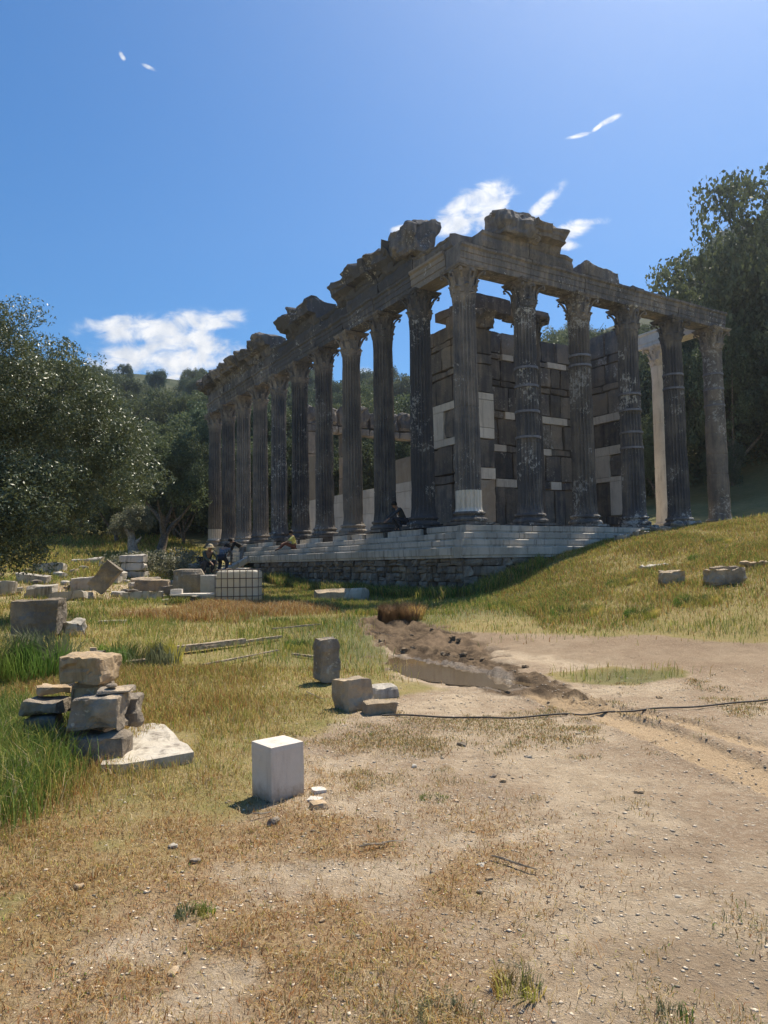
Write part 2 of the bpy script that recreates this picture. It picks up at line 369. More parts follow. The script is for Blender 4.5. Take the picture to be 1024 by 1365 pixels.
def ground0(x, y):
    x, y = np.broadcast_arrays(np.asarray(x, float), np.asarray(y, float)); s = x.shape
    xf = np.clip(x, -60, 60).ravel(); yf = np.clip(y, -6, 60).ravel(); out = _W[-3]+_W[-2]*xf+_W[-1]*yf
    for i in range(_n): out = out+_W[i]*_phi((xf-CP[i, 0])**2+(yf-CP[i, 1])**2)
    out = out.reshape(s)
    out = out+np.interp(x, [-80, -20, 5, 30, 55, 80], [.325, .325, .29, .25, .25, .32])*np.maximum(y-60, 0)*np.interp(y, [60, 160, 300], [1, 1, .75])
    return out+np.where(np.abs(x) > 60, (np.abs(x)-60)*.12, 0)
def pathdist(x, y, pts):
    """distance to polyline, half-width scaled: returns d/halfwidth, and arclength"""
    best = np.full(np.shape(x), 1e9); s0 = 0; arc = np.zeros(np.shape(x)); lat = np.zeros(np.shape(x))
    for (x0, y0, w0), (x1, y1, w1) in zip(pts[:-1], pts[1:]):
        dx, dy = x1-x0, y1-y0; L2 = dx*dx+dy*dy; L = math.sqrt(L2)
        t = np.clip(((x-x0)*dx+(y-y0)*dy)/L2, 0, 1); w = w0+(w1-w0)*t
        d = np.hypot(x-x0-dx*t, y-y0-dy*t); q = d/w; mk = q < best
        best = np.where(mk, q, best); arc = np.where(mk, s0+t*L, arc); lat = np.where(mk, ((x-x0)*dy-(y-y0)*dx)/L, lat); s0 += L
    return best, arc, lat
MUD = [(-.15,16.0,.6),(.35,14.6,1.0),(.75,13,1.15),(1.0,11,1.05),(1.5,9.6,.85),(2.0,8.4,.5),(2.3,7.7,.2)]
POOL = [(.10,12.1,.12),(.35,11.2,.32),(.72,10.3,.46),(1.10,9.6,.36),(1.5,9.0,.16)]
POOL2 = [(1.45,9.75,.05),(1.7,9.3,.09),(1.9,9.0,.04)]
TRK = [(1.75,8.4,.18),(2.1,7.6,.22),(2.35,6.9,.23),(2.58,6.0,.24),(2.75,5.1,.25),(2.9,3.5,.25),(2.9,1,.25)]
TRK2 = [(2.05,8.3,.13),(2.5,7.6,.16),(2.85,6.9,.17),(3.15,6.1,.17),(3.5,5.2,.18),(4.0,4,.18)]
BAND = [(1.3,13.4,.6),(2.3,12.8,.8),(3.6,11.6,.9),(5.0,10.2,.95),(6.6,8.6,1.1),(8.5,7,1.3)]
def masks(x, y):
    n1 = fbm2(x, y, .9, 3, 5); n2 = fbm2(x, y, 3.1, 9, 4); n3 = fbm2(x, y, .33, 21, 3)
    mud = 1-sstep(.55, 1.0, pathdist(x, y, MUD)[0]+n2*.6+n1*.35)
    pool = np.maximum(1-sstep(.7, 1.25, pathdist(x, y, POOL)[0]+n2*.55), 1-sstep(.6, 1.3, pathdist(x, y, POOL2)[0]+n2*.4))
    band = 1-sstep(.6, 1.3, pathdist(x, y, BAND)[0]+n1*.7)
    q1, a1, l1 = pathdist(x, y, TRK); q2, a2, l2 = pathdist(x, y, TRK2)
    band = np.maximum(band, .9*np.clip(1.25-np.hypot((x-1.25)/.50, (y-2.9)/.34)-n2*.5, 0, 1)); band = np.maximum(band, .7*np.clip(1.2-np.hypot((x-1.35)/.6, (y-4.0)/.16)-n2*.4, 0, 1))
    trk = np.maximum(1-sstep(.75, 1.1, q1), 1-sstep(.75, 1.1, q2))*(y < 9)
    # grassy ground: left and middle and the mound
    edge = x+.10+n1*1.0+np.interp(y, [1, 3, 4.5, 6, 7.5, 9, 11, 13, 16], [1.2, 1.5, .9, .9, .3, -.3, -.3, .3, 1.2])
    dirt = sstep(-.45, .5, edge)
    far = sstep(12.3, 13.3, y+n1*.9-np.maximum(x-2.2, 0)*(-.55)-.0)
    dirt = dirt*(1-far); dirt = np.maximum(dirt, band*.9*(y > 5))
    tuft = sstep(.12, .4, n1)*(x > 2.2)*(1-sstep(.9, 1.5, np.hypot((x-3.1)/1.0, (y-9.6)/.9)))
    dirt = dirt*(1-.8*sstep(.0, .35, .9-np.hypot((x-3.1)/1.2, (y-9.7)/.8)+n2*.4))
    rf = np.clip(1.3-np.hypot((x+9.3)/4.2, (y-24)/5.5)+n2*.4, 0, 1)
    grassy = (1-dirt)*(1-mud)*(1-trk)*(1-.8*rf)
    rust = sstep(6.0, 4.2, y+n1*1.5+n2*.5+(x+2)*.25)*sstep(1.5, -.3, x+n1*1.3+n2*.5+(3.4-y)*.35)*sstep(1.7, 3.4, y+n1*1.1)*sstep(-.45, .1, n1+.5*n2)
    return dict(mud=mud, pool=pool, band=band, trk=trk, q1=q1, a1=a1, l1=l1, a2=a2, l2=l2, q2=q2, grassy=np.clip(grassy, 0, 1), rust=rust*(1-trk), n1=n1, n2=n2, n3=n3, tuft=tuft)
POOLZ = .035
def ground_full(x, y, detail=True):
    z = ground0(x, y); x, y = np.broadcast_arrays(np.asarray(x, float), np.asarray(y, float))
    near = sstep(60, 25, y)
    z = z+fbm2(x, y, .5, 31, 3)*.07*near+fbm2(x, y, .06, 35, 3)*1.5*sstep(55, 90, y)
    if not detail: return z
    mk = masks(x, y)
    z = z+mk['n2']*.022*near+mk['n1']*.02*near+fbm2(x, y, 9, 41, 4, )*.016*near
    lv = mk['mud']*sstep(13.5, 12, y); z = z*(1-lv)+.055*lv
    z = z+mk['mud']*(np.abs(fbm2(x, y, 3.2, 44, 4))*.22-.05+fbm2(x, y, 9, 47, 4)*.07)*(1-mk['pool'])*(.45+.55*sstep(-.25, .5, pathdist(x, y, POOL)[2]*-1+.0))
    for q, a, l_ in ((mk['q1'], mk['a1'], mk['l1']), (mk['q2'], mk['a2'], mk['l2'])):
        t = (1-sstep(.8, 1.05, q))*(y < 8.6)
        z = z-t*.035+t*.009*np.sin(a*62+np.abs(l_)*30)*(np.abs(l_) > .05)+np.exp(-((q-1.15)/.16)**2)*.022*(y < 8.6)
    z = z+0
    pm = mk['pool']; z = z*(1-pm)+np.minimum(z, POOLZ-.05)*pm
    return z
def G(x, y): return float(ground_full(np.array([x]), np.array([y]), False)[0])

def axis_grid(segs):
    o = []
    for a, b, st in segs: o += list(np.arange(a, b-1e-6, st))
    return np.array(o+[segs[-1][1]])
gx = axis_grid([(-200,-160,10),(-160,-60,5),(-60,-20,1.6),(-20,-9,.35),(-9,-4.5,.11),(-4.5,4.5,.034),(4.5,9,.09),(9,20,.3),(20,60,1.6),(60,160,5),(160,200,10)])
gy = axis_grid([(-60,-10,5),(-10,1.4,.6),(1.4,6,.032),(6,9,.036),(9,13,.05),(13,18,.09),(18,30,.2),(30,50,.5),(50,120,1.8),(120,260,6)])
X, Y = np.meshgrid(gx, gy); Z = ground_full(X, Y)
mk = masks(X, Y); nx, ny = len(gx), len(gy)
V = np.stack([X.ravel(), Y.ravel(), Z.ravel()], 1)
ii, jj = np.meshgrid(np.arange(nx-1), np.arange(ny-1)); a = (jj*nx+ii).ravel()
loops = np.stack([a, a+1, a+1+nx, a+nx], 1)
def ground_material():
    mt, n, l, b = newmat('dry_earth', .95, .12); t = NT(mt)
    big = t.noise(.55, 5, .6); mid = t.noise(3.0, 6, .65); fine = t.noise(28, 6, .75); grit = t.vor(60); peb = t.vor(24)
    soil = t.mix(t.ramp(mid, .3, .7), (.52,.41,.285), (.38,.29,.195))
    soil = t.mix(t.ramp(big, .42, .60, 0, .8), soil, (.29,.205,.135)); soil = t.mix(t.ramp(t.noise(7, 6, .7), .48, .66, 0, .55), soil, (.25,.18,.115))
    soil = t.mix(t.ramp(fine, .45, .72, 0, .6), soil, (.62,.52,.39))
    soil = t.mix(t.ramp(peb, .12, .20, .55, 0), soil, (.62,.56,.47))
    soil = t.mix(t.ramp(grit, .1, .25, .3, 0), soil, (.17,.125,.085))
    gr = t.mix(t.ramp(mid, .35, .65), (.32,.25,.095), (.22,.21,.06)); gr = t.mix(t.ramp(fine, .4, .7, 0, .6), gr, (.30,.225,.115))
    green = t.attr('green'); gr = t.mix(green, gr, (.085,.11,.035))
    col = t.mix(t.math('MULTIPLY', t.ramp(t.math('ADD', t.attr('grassy'), t.math('MULTIPLY_ADD', fine, .5, -.25)), .25, .75), .85), soil, gr)
    rust = t.mix(t.ramp(fine, .35, .65), (.25,.145,.07), (.42,.29,.15))
    col = t.mix(t.math('MULTIPLY', t.ramp(t.math('ADD', t.attr('rust'), t.math('MULTIPLY_ADD', mid, .7, -.35)), .2, .75), .8), col, rust)
    mud = t.mix(t.ramp(mid, .35, .65), (.075,.052,.033), (.19,.135,.085))
    mudf = t.ramp(t.math('ADD', t.attr('mud'), t.math('MULTIPLY_ADD', mid, .6, -.3)), .15, .8); col = t.mix(mudf, col, mud)
    bandf = t.math('MULTIPLY', t.ramp(t.attr('band'), .1, .8), .55); col = t.mix(bandf, col, (.235,.165,.105))
    trf = t.math('MULTIPLY', t.attr('track'), .75); col = t.mix(trf, col, t.mix(fine, (.40,.28,.16), (.58,.43,.27)))
    ff = t.attr('far'); scr = t.mix(t.ramp(t.noise(.25, 6, .7), .4, .6), (.04,.052,.024), (.07,.075,.036)); col = t.mix(ff, col, scr)
    l.new(col, b.inputs['Base Color'])
    wet = t.ramp(t.math('SUBTRACT', t.attr('wet'), t.math('MULTIPLY', mid, .3)), .1, .5)
    l.new(t.math('MULTIPLY_ADD', wet, -.55, .95), b.inputs['Roughness']); l.new(t.math('MULTIPLY_ADD', wet, .4, .1), b.inputs['Specular IOR Level'])
    h = t.math('ADD', t.math('MULTIPLY', t.math('ADD', fine, t.math('MULTIPLY', t.noise(85, 4, .7), .45)), 1.0), t.math('ADD', t.math('MULTIPLY', mid, 1.2), t.math('MULTIPLY', t.ramp(peb, 0, .25, .5, 0), 1.0)))
    t.bump(h, 1.0, .03, b); return mt
M_ground = ground_material()
green = sstep(-.1, .35, mk['n3']+.35*mk['n1'])*sstep(13.5, 17, Y)*.8+sstep(1.0, .3, np.hypot((X+.6)/2.4, (Y-13.5)/4))*.8+sstep(1, .4, np.hypot((X+3.3)/1.2, (Y-5.6)/1.2))+sstep(1, .3, np.hypot((X-3.2)/1.1, (Y-9.6)/.8))*.7
wet = mk['mud']*sstep(2.2, 1.0, pathdist(X, Y, POOL)[0])
me = fastmesh('ground', V, loops, np.full(len(loops), 4), M_ground, True,
              attrs=dict(grassy=mk['grassy'], rust=mk['rust'], mud=mk['mud'], band=mk['band'], track=mk['trk'], green=np.clip(green, 0, 1), wet=wet, far=sstep(48, 56, Y)))
obj('ground', me, kind='structure')

# puddle water
def puddle_mesh():
    xs = np.arange(-.5, 2.6, .03); ys = np.arange(8, 12.6, .03); PX, PY = np.meshgrid(xs, ys)
    pm = masks(PX, PY)['pool']; keep = pm > .02; f = []; idx = -np.ones(PX.shape, int); Vv = []
    for j in range(len(ys)-1):
        for i in range(len(xs)-1):
            if keep[j, i]:
                q = []
                for dj, di in ((0, 0), (0, 1), (1, 1), (1, 0)):
                    if idx[j+dj, i+di] < 0: idx[j+dj, i+di] = len(Vv); Vv.append((xs[i+di], ys[j+dj], POOLZ))
                    q.append(int(idx[j+dj, i+di]))
                f.append(q)
    mt, n, l, b = newmat('muddy_water', .06, .5); b.inputs['IOR'].default_value = 1.33; t = NT(mt)
    l.new(t.mix(t.noise(3, 4, .6), (.10,.07,.04), (.135,.098,.058)), b.inputs['Base Color'])
    t.bump(t.noise(9, 2, .5), .05, .01, b)
    return mesh('puddle', Vv, f, mt, True)
obj('puddle', puddle_mesh(), kind='structure')

# ------------------------------------------------------------------ temple
TROT = R(31.1659); TB = Vector((2.79, 23.52, 2.768))
temple = obj('ruined_temple', None, loc=TB, rot=TROT, label='large ruined classical temple with fluted columns, broken cornice blocks and marble steps', cat='temple')
def T(a_, b_, c_): return Vector((TB.x+math.cos(TROT)*a_-math.sin(TROT)*b_, TB.y+math.sin(TROT)*a_+math.cos(TROT)*b_, TB.z+c_))
SF, SS = 2.68, 2.6415
def tp(name, me, loc=(0, 0, 0), rot=0, color=(.5, .3, 0, 1), parent=None, **k):
    return obj(name, me, parent or temple, loc, rot, color=color, **k)

# podium core and its rubble facing
v, f = box(6.7, 13.1, -2.32, 15.3, 28.3, 3.1)
tp('foundation_core', mesh('foundation_core', v, f, M_mortar))
v, f = box(6.7, 13.1, -.33, 14.3, 27.3, .6); tp('platform_core', mesh('platform_core', v, f, M_mortar))
def step_mesh(s):
    p = [(-.175, 0), (-.175, .22), (-.21, .26), (-.212, .93), (-.19, .985), (.19, .985), (.212, .93), (.21, .26), (.175, .22), (.175, 0)]
    v_, f_ = extrude([(a_, b_) for a_, b_ in p], 1, 4, .006, s, 6, .006); v_[:, 0] -= .5
    return mesh('step_block', v_, f_, M_step)
steps_v = [step_mesh(s) for s in range(7)]
def step_run(off, z0, h, seed, gaps=None, length=1.7, skip_side=None):
    r = random.Random(seed)
    x0, x1, y0, y1 = -off, 13.4+off, -off, 26.4+off
    def run(ax, s, e, cross, rot, depth=.42):
        p = s
        while p < e-.2:
            L = min(length*r.uniform(.75, 1.35), e-p)
            if e-p-L < .35: L = e-p
            c = p+L/2
            if not (gaps and gaps(ax, c)):
                jig = r.uniform(-.012, .012)
                loc = (c, cross+jig, z0) if ax == 'x' else (cross+jig, c, z0)
                tp('step_block', r.choice(steps_v), loc, rot, parent=temple).scale = (L-.006, 1, h+r.uniform(-.006, .004))
            p += L
    run('x', x0, x1, y0+.21, 0); run('y', y0+.43, y1, x0+.21, R(90)); run('y', y0+.43, y1, x1-.21, R(90)); run('x', x0+.43, x1-.43, y1-.21, 0)
def gap_top(ax, c):
    return ax == 'y' and c > 1.9
step_run(.64, -.25, .25, 1, gaps=gap_top)
step_run(.94, -.485, .232, 2); step_run(1.24, -.715, .228, 3); step_run(1.46, -1.06, .343, 4, length=1.3)
# stylobate blocks left under the columns of the long side
for i in range(11):
    for k, (dy, ln) in enumerate(((0, 1.3), (1.28, .95))):
        if i == 0 or (k == 1 and i in (3, 5, 8)) or (k == 1 and i == 10): continue
        me_ = mesh('step_block', *rblock(.95, ln, .245, .2, .02, .03, 50+i*3+k, freq=5, nmax=5), M_step)
        tp('step_block', me_, (-.18+.06*((i*7+k) % 3)+(.05 if k else 0), SS*i+dy, -.25), color=(.6, .3, 0, 1))
# cella floor stones (seen edge on)
v, f = box(6.7, 13.2, -.06, 12.2, 25, .1); tp('cella_floor', mesh('cella_floor', v, f, M_step))

# rubble facing stones
rub = [mesh('rubble_stone', *rblock(1, .35, 1, .34, .045, .10, s, freq=2.6, nmax=4), M_rubble, False) for s in range(12)]
def rubble_face(ax, s, e, face, rows, seed):
    r = random.Random(seed); z = -1.075
    for row in range(rows):
        h = r.uniform(.22, .36)*(1 if row else .8); p = s
        while p < e:
            w = r.uniform(.24, .62)*(1.4 if row == 0 else 1)
            if r.random() < .2: hh = h*.5; parts_ = ((z-h/2-h/4, h*.5), (z-h/4, h*.5))
            else: parts_ = ((z-h/2, h),)
            for zc, hh in parts_:
                loc = (p+w/2, face+r.uniform(-.03, .05), zc-hh/2) if ax == 'x' else (face+r.uniform(-.03, .05), p+w/2, zc-hh/2)
                o = tp('rubble_stone', r.choice(rub), loc, (R(r.uniform(-3, 3)), R(r.uniform(-5, 5)), (0 if ax == 'x' else R(90))+R(r.uniform(-4, 4))), color=(r.uniform(.28, .62), .2, 0, 1))
                o.scale = (w*1.03, 1, hh*1.03)
            p += w
        z -= h
rubble_face('y', -1.35, 15.6, -1.24, 5, 11)
rubble_face('x', -1.3, 6.5, -1.24, 5, 12)

# columns -------------------------------------------------
def shaft_mesh(z0, z1, fl=True, seed=0, rough=.012, joints=(3.3,), nz_=22, zb=.45, zt=7.65, chip=.0):
    per = 6; nf = 20; n = nf*per if fl else 36
    zs = list(np.linspace(z0, z1, nz_)); 
    for j in joints:
        if z0+.1 < j < z1-.1: zs += [j-.03, j-.012, j+.012, j+.03]
    zs = sorted(zs); P = []
    for z in zs:
        t = (z-zb)/(zt-zb); r = .435-.058*t**1.4
        if z-zb < .16: r += .035*(1-(z-zb)/.16)**2
        if zt-z < .14: r += .03*(1-(zt-z)/.14)**1.5
        jn = .018 if any(abs(z-j) < .015 for j in joints) else 0
        fade = 0 if (z-zb < .05 or zt-z < .05) else 1
        for k in range(n):
            w = 2*math.pi*k/n; rr = r-jn
            if fl:
                u = (k % per)/per; rr -= fade*((.078*math.sin(math.pi*(u-.16)/.84)**.6) if u > .17 else 0)
            P.append((rr*math.cos(w), rr*math.sin(w), z))
    P = np.array(P); d = P.copy(); d[:, 2] = 0; d /= np.linalg.norm(d, axis=1, keepdims=True)
    nn = fbm(P*np.array([2.2, 2.2, 1.3])+seed*5.1, seed, 4); big = np.minimum(nn+.18, 0)
    P = P+d*(nn*rough+big*chip)[:, None]; m_ = len(zs)
    f = [[i*n+j, i*n+(j+1) % n, (i+1)*n+(j+1) % n, (i+1)*n+j] for i in range(m_-1) for j in range(n)]
    f += [list(range(n))[::-1], [(m_-1)*n+j for j in range(n)]]
    return P, f
def base_mesh(seed, mat=None):
    b_ = MB(); prof = [(.60,.12),(.62,.15),(.625,.20),(.59,.25),(.53,.26),(.505,.29),(.50,.33),(.53,.345),(.56,.37),(.56,.41),(.53,.44),(.47,.45)]
    v_, f_ = lathe(prof, 32); v_ = np.array(v_); d_ = v_*np.array([1, 1, 0]); v_ = v_+d_*(fbm(v_*3.5+seed*3, seed, 4)*.10-.02)[:, None]
    b_.add(v_, f_); v_, f_ = rblock(1.26, 1.26, .125, .2, .02, .03, seed+3, freq=4, nmax=7); b_.add(v_, f_)
    return b_.mesh('base', mat or M_old, False)
def ell_tube(path, wid, thick, nrm, n=8):
    """ribbon with elliptical section; path list of points, nrm = sideways dir"""
    V_ = []; side = Vector(nrm)
    pts = [Vector(p) for p in path]
    for i, p in enumerate(pts):
        t = (pts[min(i+1, len(pts)-1)]-pts[max(i-1, 0)]).normalized(); o = t.cross(side).normalized()
        for j in range(n):
            w = 2*math.pi*j/n; V_.append(tuple(p+side*math.cos(w)*wid[i]+o*math.sin(w)*thick[i]))
    m_ = len(pts); f = [[i*n+j, i*n+(j+1) % n, (i+1)*n+(j+1) % n, (i+1)*n+j] for i in range(m_-1) for j in range(n)]
    f += [list(range(n)), [(m_-1)*n+j for j in range(n)][::-1]]
    return V_, f
def capital_mesh(seed, mat, omit=.12):
    r = random.Random(seed); b_ = MB()
    b_.add(*lathe([(.385,0),(.41,.02),(.41,.05),(.37,.06),(.37,.3),(.385,.5),(.42,.68),(.49,.82),(.50,.86)], 32))
    def leaf(w, z0, z1, out, wd):
        c, s_ = math.cos(w), math.sin(w); path = []; wid = []; th = []
        for q in np.linspace(0, 1, 8):
            rr = .395+out*(q**2.2); z = z0+(z1-z0)*min(1, q*1.15)-(.06*(max(q-.82, 0)/.18)); 
            path.append((rr*c, rr*s_, z)); wid.append(wd*(.75+.35*math.sin(q*3.0))*(1.15 if int(q*8) % 2 else .88)*(1-.45*max(q-.7, 0)/.3)); th.append(.032+.014*q)
        b_.add(*ell_tube(path, wid, th, (-s_, c, 0)))
    for k in range(8):
        if r.random() > omit: leaf(k*math.pi/4+math.pi/8, .05, .34*r.uniform(.85, 1.05), .13*r.uniform(.6, 1.1), .125)
        if r.random() > omit: leaf(k*math.pi/4, .08, .62*r.uniform(.9, 1.03), .15*r.uniform(.6, 1.1), .115)
    for k in range(4):
        w = math.pi/4+k*math.pi/2; c, s_ = math.cos(w), math.sin(w)
        if r.random() < omit*1.5: continue
        path = [(.42*c, .42*s_, .40), (.46*c, .46*s_, .58), (.54*c, .54*s_, .72), (.66*c, .66*s_, .81), (.73*c, .73*s_, .78), (.72*c, .72*s_, .70), (.66*c, .66*s_, .70)]
        b_.add(*ell_tube(path, [.07, .07, .065, .06, .055, .05, .04], [.04, .04, .035, .035, .04, .04, .03], (-s_, c, 0)))
        for d_ in (-1, 1):
            w2 = w+d_*.62; c2, s2 = math.cos(w2), math.sin(w2)
            path = [(.42*c2, .42*s2, .42), (.46*c2, .46*s2, .62), (.50*c2, .50*s2, .75), (.52*math.cos(w2+d_*.12), .52*math.sin(w2+d_*.12), .80), (.53*math.cos(w2+d_*.14), .53*math.sin(w2+d_*.14), .72)]
            b_.add(*ell_tube(path, [.04]*5, [.035]*5, (-s2, c2, 0), 6))
    n = 32; V_ = []
    for z, sc in ((.85, .93), (.90, .95), (.905, 1.0), (.98, 1.03)):
        for k in range(n):
            w = 2*math.pi*k/n; u = abs(((w+math.pi/4) % (math.pi/2))-math.pi/4)/(math.pi/4)   # 0 mid side, 1 corner
            rr = (.53+.27*u**2.6)*sc; V_.append((rr*math.cos(w), rr*math.sin(w), z))
    f = [[i*n+j, i*n+(j+1) % n, (i+1)*n+(j+1) % n, (i+1)*n+j] for i in range(3) for j in range(n)]+[list(range(n))[::-1], [3*n+j for j in range(n)]]
    b_.add(V_, f)
    me_ = b_.mesh('capital', mat, False)
    P = np.array([v_.co[:] for v_ in me_.vertices]); d = P*np.array([1, 1, 0]); P = P+d*(fbm(P*4+seed*2.7, seed, 4)*.13*1.0-.01)[:, None]
    me_.vertices.foreach_set('co', P.ravel()); return me_
caps = [capital_mesh(s, M_old, .1) for s in range(4)]; cap_new = capital_mesh(9, M_new, 0)
bases = [base_mesh(s) for s in range(4)]; base_new = base_mesh(8, M_new)
shafts = [mesh('column', *shaft_mesh(.45, 7.65, True, s, .016, [(3.4,), (2.9, 6.4), (4.6,), (1.6, 4.4)][s], chip=.10), M_old) for s in range(4)]
shaft_drum = mesh('column', *shaft_mesh(.45, 7.65, False, 7, .016, (1.35, 2.35, 3.2, 4.1, 4.9, 5.5, 6.0, 6.6), 30, chip=.08), M_old)
shaft_new = mesh('column', *shaft_mesh(.45, 7.65, False, 9, .0, (2.95, 5.0), 12), M_new)
shaft_up = mesh('column', *shaft_mesh(1.15, 7.65, True, 2, .014, (3.9,), chip=.08), M_old)
drum_low = mesh('repaired_drum', *shaft_mesh(.45, 1.15, True, 5, .004, (), 6), M_new)
def band_mesh(z):
    t = (z-.45)/7.2; r = .435-.058*t**1.4+.004
    return mesh('clamp_band', *lathe([(r-.04, -.045), (r+.022, -.042), (r+.022, .042), (r-.04, .045)], 40, False), M_iron)
def column(a_, b_, sh, cp, bs, color, bands=(), low=None, rot=0, lab=None):
    o = tp('column', sh, (a_, b_, 0), rot, color=color)
    if lab: o['label'] = lab
    c = obj('capital', cp, o, (0, 0, 7.65), R(0)-rot, color=(color[0]*.9, color[1]*.5, color[2], 1))
    c.rotation_euler[2] = -rot
    q = obj('base', bs, o, (0, 0, 0), -rot, color=(color[0], min(1, color[1]+.25), color[2], 1))
    if low: obj('repaired_drum', low, o, color=(0, 0, 1, 1), label='pale new marble foot of the shaft')
    for z in bands: obj('clamp_band', band_mesh(z), o, (0, 0, z), label='iron clamp band round the shaft')
    return o
# front row
column(0, 0, shaft_up, caps[0], bases[0], (.56, .22, 0, 1), low=drum_low, rot=R(7), lab='corner column with a pale repaired foot')
column(SF, 0, shafts[1], caps[1], bases[1], (.66, .62, 0, 1), (3.1, 4.0, 4.9, 5.55), rot=R(30))
column(SF*2, 0, shafts[0], caps[2], bases[2], (.54, .85, 0, 1), (5.98, 6.35), rot=R(70))
column(SF*3, 0, shafts[3], caps[3], bases[3], (.68, .8, 0, 1), (3.1, 3.7, 4.57, 5.2), rot=R(110))
column(SF*4, 0, shafts[2], caps[0], bases[0], (.66, .55, 0, 1), (5.73, 6.3), rot=R(200))
column(SF*5, 0, shaft_drum, caps[1], bases[1], (.46, .55, 0, 1), (5.3, 6.0, 6.65), lab='unfluted column of plain drums at the right corner')
# long left side
sidecol = [(.78, .5), (.52, .2), (.36, .15), (.54, .3), (.62, .45), (.60, .4), (.44, .15), (.40, .15), (.50, .1), (.38, .1)]
for i in range(1, 11):
    dk, li = sidecol[i-1]
    column(0, SS*i, shafts[(i*3+1) % 4] if i != 10 else shaft_up, caps[(i*2) % 4], bases[i % 4], (dk, li, 0, 1), low=drum_low if i == 10 else None, rot=R(37*i),
           lab='farthest column of the long side with a pale repaired foot' if i == 10 else None)
# new plain column behind the front row, and two inner ones
column(SF*5, SS, shaft_new, cap_new, base_new, (0, 0, 1, 1), lab='new smooth unfluted white marble column')
column(SF*2, SS, shafts[2], caps[2], bases[2], (.7, .2, 0, 1), rot=R(12))

# entablature ----------------------------------------------
ARCH = [(.37,0),(.37,.20),(.40,.21),(.40,.42),(.43,.43),(.43,.57),(.50,.62),(.50,.70),(-.46,.70),(-.46,.62),(-.40,.57),(-.40,.21),(-.37,.20),(-.37,0),(-.18,0),(-.16,.03),(.16,.03),(.18,0)]
ARCH = [(-a_, b_) for a_, b_ in ARCH]          # outward is -y
FRZ = [(-.38,0),(-.44,.05),(-.47,.25),(-.43,.45),(-.48,.50),(-.50,.60),(.30,.60),(.34,.3),(.32,0)]
CORN = [(-.40,0),(-.50,.06),(-.53,.14),(-.57,.26),(-.88,.34),(-.90,.50),(-.96,.56),(-1.0,.72),(-1.08,.84),(-1.05,.93),(-.75,.99),(-.2,.94),(.35,.80),(.38,.3),(.34,0)]
def beam(name, prof, side, s, e, z, mat, rough, seed, color, nseg=None, scale_z=1, ragged=.0, freq=1.5, tilt=0, **k):
    """s..e along tx (front) or ty (left: outward -tx; right: outward +tx)"""
    L = e-s; p = [(y_, z_*scale_z) for y_, z_ in prof]
    # refine the profile
    q = []
    for (y0, z0), (y1, z1) in zip(p, p[1:]+p[:1]):
        m_ = max(1, int(math.hypot(y1-y0, z1-z0)/.22)) if rough > .03 else 1
        q += [(y0+(y1-y0)*i/m_, z0+(z1-z0)*i/m_) for i in range(m_)]
    v_, f_ = extrude(q, L, nseg or max(2, int(L/.16)), rough, seed, freq, ragged)
    me_ = mesh(name, v_, f_, mat)
    if side == 'front': return tp(name, me_, (s, 0, z), (0, tilt, 0), color=color, **k)
    if side == 'left': return tp(name, me_, (0, e, z), (0, tilt, R(-90)), color=color, **k)
    if side == 'right': return tp(name, me_, (SF*5, s, z), (0, tilt, R(90)), color=color, **k)
HC = 8.63
# front architrave
for i, (s, e) in enumerate([(-.42, 2.66), (2.69, 5.33), (5.38, 8.01), (8.06, 10.70), (10.73, 13.86)]):
    beam('architrave_block', ARCH, 'front', s, e, HC, M_old, .02, 21+i, ((.50, .58, .60, .56, .64)[i], .25, 0, 1), ragged=.03)
# left architrave; the one next to the corner is cleaner
ls = [-.40, 2.60]+[SS*i for i in range(2, 10)]+[26.85]
for i in range(len(ls)-1):
    s, e = ls[i]+.02+(.07 if i == 0 else 0), ls[i+1]-.02
    if i == 0: s = .48
    beam('architrave_block', ARCH, 'left', s, e, HC, M_old, .012 if i == 0 else .045, 41+i, ((.10, .15, .20, 1) if i == 0 else (.80 if i < 6 else .6, .35, 0, 1)), scale_z=1.06 if i == 0 else 1.0, ragged=.03)
# left frieze
fz = [.0, 2.35, 4.9, 7.4, 9.9, 12.6, 15.3, 18, 20.7, 23.4, 26.6]
for i in range(len(fz)-1):
    big = i in (0,)
    beam('frieze_block', FRZ, 'left', fz[i]+.02, fz[i+1]-.03, HC+.74 if i == 0 else HC+.705, M_old, .13 if i == 0 else .10, 61+i, (.6 if i == 0 else .85, .45, 0, 1) if i < 6 else (.62, .45, 0, 1), ragged=.10, freq=1.9, scale_z=.72 if i == 0 else 1.02)
# left cornice
for i, (s, e, sc, sh, dk) in enumerate([(3.33, 5.0, .82, 0, .7), (5.02, 6.6, .78, 0, .66), (6.62, 8.1, .70, 0, .72),
                                        (10.2, 11.9, .98, 0, .7), (11.92, 13.7, .78, 0, .72),
                                        (15.8, 17.7, .95, 0, .5), (17.75, 19.9, .85, 0, .5), (19.95, 22.2, .8, 0, .48), (22.25, 24.4, .78, 0, .45), (24.45, 27.2, .8, 0, .45)]):
    beam('cornice_block', CORN, 'left', s, e, HC+1.32, M_old, .19, 81+i, (dk+.14, .35, 0, 1), ragged=.16, freq=2.3, scale_z=sc)
tp('cornice_block', mesh('cornice_block', *rblock(1.9, 1.35, 1.28, .10, .15, .24, 133, freq=1.6, nmax=18, lump=.3), M_old), (-.25, 2.55, HC+1.22), R(-88), color=(.64, .2, 0, 1))
